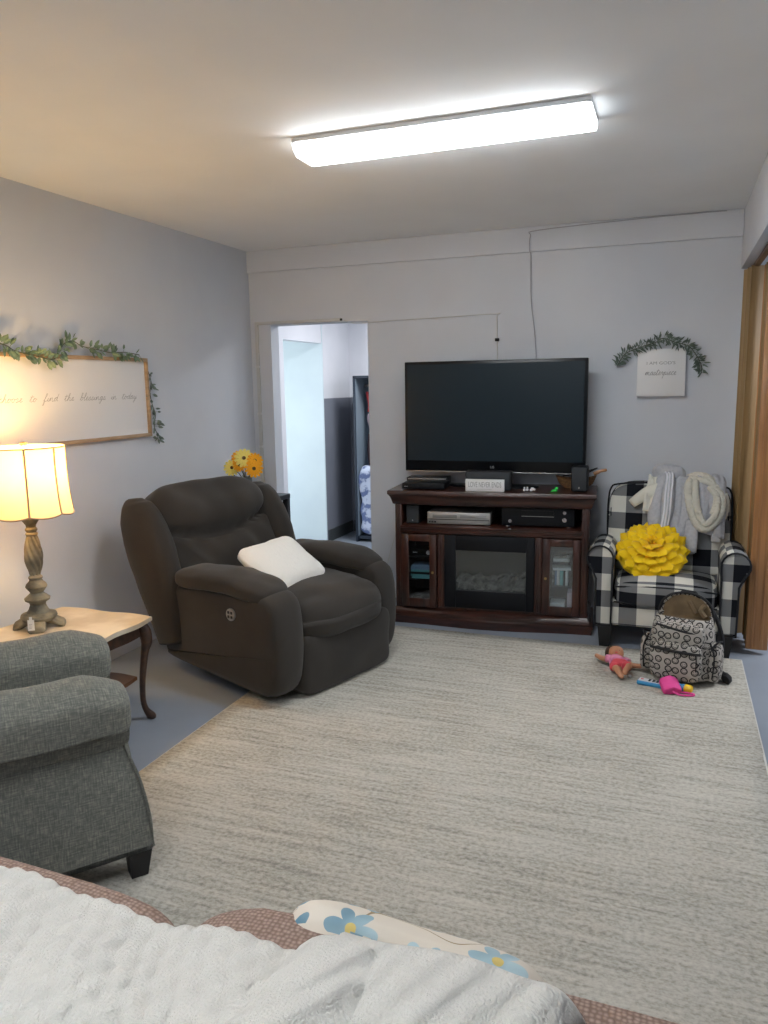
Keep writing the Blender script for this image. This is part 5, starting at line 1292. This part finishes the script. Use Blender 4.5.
def hung(x, w_, z0, z1, m, label, s):
    bm = NB()
    def f(u, v): return Vector((x+w_*(u-.5)+.01*math.sin(v*5+s), 7.2+.03*math.sin(u*9+s), z0+(z1-z0)*v))
    sheet(bm, 12, 12, f); tag(obj('hanging_garment', bm, m, solid=.02, loc=(x,7.2,z0)), label, 'garment', 'garments in the hallway wardrobe')
hung(-2.79,.14,1.30,1.50,M['red_cloth'],'small red garment hanging high in the hallway wardrobe',0)
hung(-2.785,.16,1.10,1.28,M['lilac_cloth'],'pale pink garment in the hallway wardrobe just below the red one',1)
hung(-2.785,.16,.72,1.08,M['maroon_cloth'],'dark maroon garment hanging above the blue quilt in the wardrobe',2)
bm = NB(); cushion(bm, (-2.63,7.27,.42), (.29,.19,.345), 14, 14, fn=lambda s, p: p+s*.03*noise.noise(p*9)); tag(obj('folded_quilt', bm, M['quilt'], loc=(-2.62,7.28,.06), angle=0), 'blue and white floral quilt bundled in the bottom of the hallway wardrobe', 'quilt')

# ------------------------------------------------------------------ grey tweed armchair, left foreground
AZ = Rd(90-38)
ga = thing('grey_armchair', 'grey tweed armchair with padded rolled arms at the left beside the end table', 'armchair', (-1.51,1.81,0), AZ)
TW = M['tweed']
# local: x forward, y towards the far arm; near arm outer face y=0
def gleg(x, y, zb=0):
    bm = NB(); R_ = [[bm.verts.new((x+dx*w_+o_, y+dy*w_, z)) for dx, dy in ((-1,-1),(1,-1),(1,1),(-1,1))] for z, w_, o_ in ((zb,.026,-.006),(.125,.038,0))]
    for i in range(4): bm.faces.new((R_[0][i], R_[0][(i+1)%4], R_[1][(i+1)%4], R_[1][i]))
    bm.faces.new(R_[0]); bm.faces.new(R_[1]); return bm
for x, y in ((-.005,.045),(-.02,.55),(-.78,.05),(-.78,.55)): obj('leg', gleg(x, y, .017 if (x > -.1) else 0), M['black_leg'], ga, local=True, smooth=False)
for y0_, s, fx in ((0,1,0),(.6,-1,.05)):
    prof = [(.03,.105),(.043,.125),(.036,.22),(.016,.34),(-.008,.42),(-.03,.5),(-.06,.56),(-.4,.56),(-.8,.56),(-.86,.5),(-.86,.3),(-.85,.125),(-.82,.105),(-.4,.105),(-.1,.105)]
    prof = [(a_+fx, b_) for a_, b_ in prof]
    bm = NB(); puffy(bm, prof, y0_, y0_+s*.14, 'y', .02, 8, 3, 3); a_ = obj('arm', bm, TW, ga, local=True, uv=True, angle=50)
    # rolled shoulder below the pad
    bm = NB(); cy = y0_+s*.05
    secs = []
    for x, k in ((-.86,.75),(-.84,.95),(-.7,1),(-.4,1),(-.15,1),(-.045,1),(-.02,.9)):
        secs.append([Vector((x+fx, cy+.085*k*math.cos(a*PI/10), .545+.085*k*math.sin(a*PI/10))) for a in range(20)])
    loft(bm, secs); obj('arm_roll', bm, TW, a_, local=True, uv=True, angle=50)
    def fgp(s_, p, cy=cy):
        p = p.copy(); 
        if s_.x > .75: p.z -= .03*((s_.x-.75)/.25)
        # drapes over the roll
        p.z -= .05*(p.y/.115)**2
        return p+Vector((0,0,.006*noise.noise(Vector((p.x*7, p.y*7, cy)))))
    bm = NB(); cushion(bm, (-.45+fx, cy, .64), (.44,.118,.06), 7, 20, fn=fgp); obj('arm_pad', bm, TW, a_, local=True, uv=True, angle=0)
    bm = NB(); yv = y0_-s*.002 if s > 0 else y0_+.002
    for dd in (0, .014):
        tube(bm, smooth_path([(.033-dd+fx,yv+s*.01,.12),(.03-dd+fx,yv+s*.006,.22),(.01-dd+fx,yv+s*.006,.34),(-.014-dd+fx,yv+s*.006,.42),(-.034-dd+fx,yv+s*.006,.48)],4), .0035, 6)
    obj('piping', bm, TW, a_, local=True, uv=True)
bm = NB(); bx(bm, -.8, -.01, .13, .47, .13, .34, .02, 3); obj('seat_base', bm, TW, ga, local=True, uv=True)
obj('seat_cushion', CU((-.36,.30,.40), (.36,.165,.075), 5, 12, fn=wrinkle(.006,6)), TW, ga, local=True, uv=True, angle=0)
bm = NB(); cushion(bm, (0,0,0), (.1,.26,.34), 4.5, 14, M4=leanM(-.80,.30,.66,Rd(14))); obj('backrest', bm, TW, ga, local=True, uv=True, angle=0)

# ------------------------------------------------------------------ brown sofa seen from behind
so = thing('brown_sofa', 'brown waffle weave sofa in the foreground seen from behind', 'sofa', (-.67,.9,0))
BW = M['brown_weave']
sx0, sx1 = -1.76, .42
for x in (sx0+.08, sx1-.08):
    for y in (.62, 1.12):
        obj('leg', BX(x-.03, x+.03, y-.03, y+.03, 0, .1, .004), M['black_leg'], so)
bm = NB(); bx(bm, sx0, sx1, .53, 1.19, .1, .27, .03, 3); obj('base_frame', bm, BW, so, uv=True)
bm = NB(); cushion(bm, ((sx0+sx1)/2,.58,.485), ((sx1-sx0)/2,.095,.35), 9, 18); obj('back_frame', bm, BW, so, uv=True, angle=0)
mid = -.595
for a, b, fy in ((sx0+.12, mid, .022), (mid, sx1-.12, .034)):
    bm = NB(); cushion(bm, ((a+b)/2,.688+fy,.646), ((b-a)/2-.001,.10,.20), 10, 18, fn=lambda s, p: p+Vector((0,.02*math.exp(-((s.x+.74)/.2)**2)*(fy > .03),(.012*(1-s.x**2)+.006*math.exp(-((s.x+.74)/.2)**2)*(fy > .03))*(s.z > 0)))); obj('back_cushion', bm, BW, so, uv=True, angle=0)
    bm = NB(); cushion(bm, ((a+b)/2,.975,.345), ((b-a)/2-.004,.215,.085), 6, 14); obj('seat_cushion', bm, BW, so, uv=True, angle=0)
for s, x in ((-1, sx0+.01), (1, sx1-.01)):
    bm = NB(); bx(bm, min(x, x-s*.16), max(x, x-s*.16), .56, 1.18, .12, .56, .05, 4); obj('arm', bm, BW, so, uv=True)

# floral pillow standing in front of the sofa back
def ffl(s, p):
    p = p.copy(); cx = abs(s.x*s.y); p.x *= 1+.07*cx; p.y *= 1+.07*cx; p.z *= max(.10, (1-abs(s.x)**5)*(1-abs(s.y)**5))**.5; return p
FM = Matrix.Translation((-.295,.866,.679)) @ Matrix.Rotation(Rd(4), 4, 'Y') @ Matrix.Rotation(Rd(90+14), 4, 'X')
o = obj('floral_pillow', cushion(NB(), (0,0,0), (.178,.185,.068), 5, 18, M4=FM, fn=ffl), M['floral'], uv=True, loc=tuple(FM.translation), angle=0)
tag(o, 'cream pillow with blue flower print leaning on the brown sofa behind the white blanket', 'pillow')

# white chenille blanket: draped sheet, rolled fold and flat flap in one cloth
bm = NB()
DP = [(.475,.40),(.485,.60),(.49,.76),(.505,.835),(.545,.868),(.60,.876),(.66,.876),(.72,.872),(.772,.862)]
def dpp(s):
    f = s*(len(DP)-1); i = min(int(f), len(DP)-2); g = f-i
    y, z = DP[i][0]*(1-g)+DP[i+1][0]*g, DP[i][1]*(1-g)+DP[i+1][1]*g
    ty, tz_ = DP[i+1][0]-DP[i][0], DP[i+1][1]-DP[i][1]; l = math.hypot(ty, tz_); return y-.034, z-.008, -tz_/l, ty/l
def blk(u, v):
    x = -1.42+u*1.10
    hem = .985+.015*math.sin(u*14)
    y, z, ny, nz = dpp(v*hem)
    o_ = .012+.009*(.5+.5*math.sin(x*34+y*16+2*noise.noise(Vector((x*3, y*3, 0)))))+.010*noise.noise(Vector((x*7, y*8, 2)))
    rdg = math.sin((x*.95+y*.5+.012*noise.noise(Vector((x*6, y*6, 5))))*215+1.5*noise.noise(Vector((x*14, y*14, 1))))
    o_ += .0017*rdg
    o_ += .008*math.exp(-((v-1)/.04)**2)-.012*max(0, v-.985)/.015
    return Vector((x, y+ny*o_, z+nz*o_))
sheet(bm, 300, 80, blk)
o = obj('throw_blanket', bm, M['blanket'], uv=True, solid=.014, loc=(-.8,.66,.87), angle=0)
tag(o, 'white chenille throw blanket draped over the back of the brown sofa', 'blanket')
BL = o
bm = NB()
P = smooth_path([(-.385,.41,.79),(-.372,.465,.86),(-.356,.535,.885),(-.343,.605,.886),(-.333,.68,.882),(-.325,.742,.868)], 8); k = len(P)
secs = []
for i, p in enumerate(P):
    t_ = (P[min(i+1,k-1)]-P[max(i-1,0)]).normalized(); sd_ = t_.cross(Vector((0,0,1))).normalized(); up_ = sd_.cross(t_)
    g = i/(k-1); r = (.062+.006*math.sin(g*7))*(1 if g < .9 else math.sqrt(max(.04, 1-((g-.9)/.1)**2)))
    ring = []
    for m_ in range(26):
        a = 2*PI*m_/26; rr_ = r*(1+.07*noise.noise(Vector((g*9, math.cos(a)*2, math.sin(a)*2))))
        ring.append(p+sd_*rr_*1.12*math.cos(a)+up_*rr_*.75*math.sin(a))
    secs.append(ring)
loft(bm, secs); obj('rolled_fold', bm, M['blanket'], BL, uv=True, angle=0)
bm = NB()
def flap(u, v):
    y = .39+.375*v; xr_ = -.082+.4*(y-.74); x = -.345+(xr_+.345)*u
    z = .896-(.28-v)*.5*(v < .28)
    z = z+.006*math.sin(u*9+v*4)+.010*noise.noise(Vector((x*9, y*9, 4)))
    z -= .03*(max(0, u-.9)/.1)**2+.022*(max(0, v-.93)/.07)**2
    return Vector((x, y, z))
sheet(bm, 50, 50, flap); obj('folded_flap', bm, M['blanket'], BL, uv=True, solid=.03, angle=0)
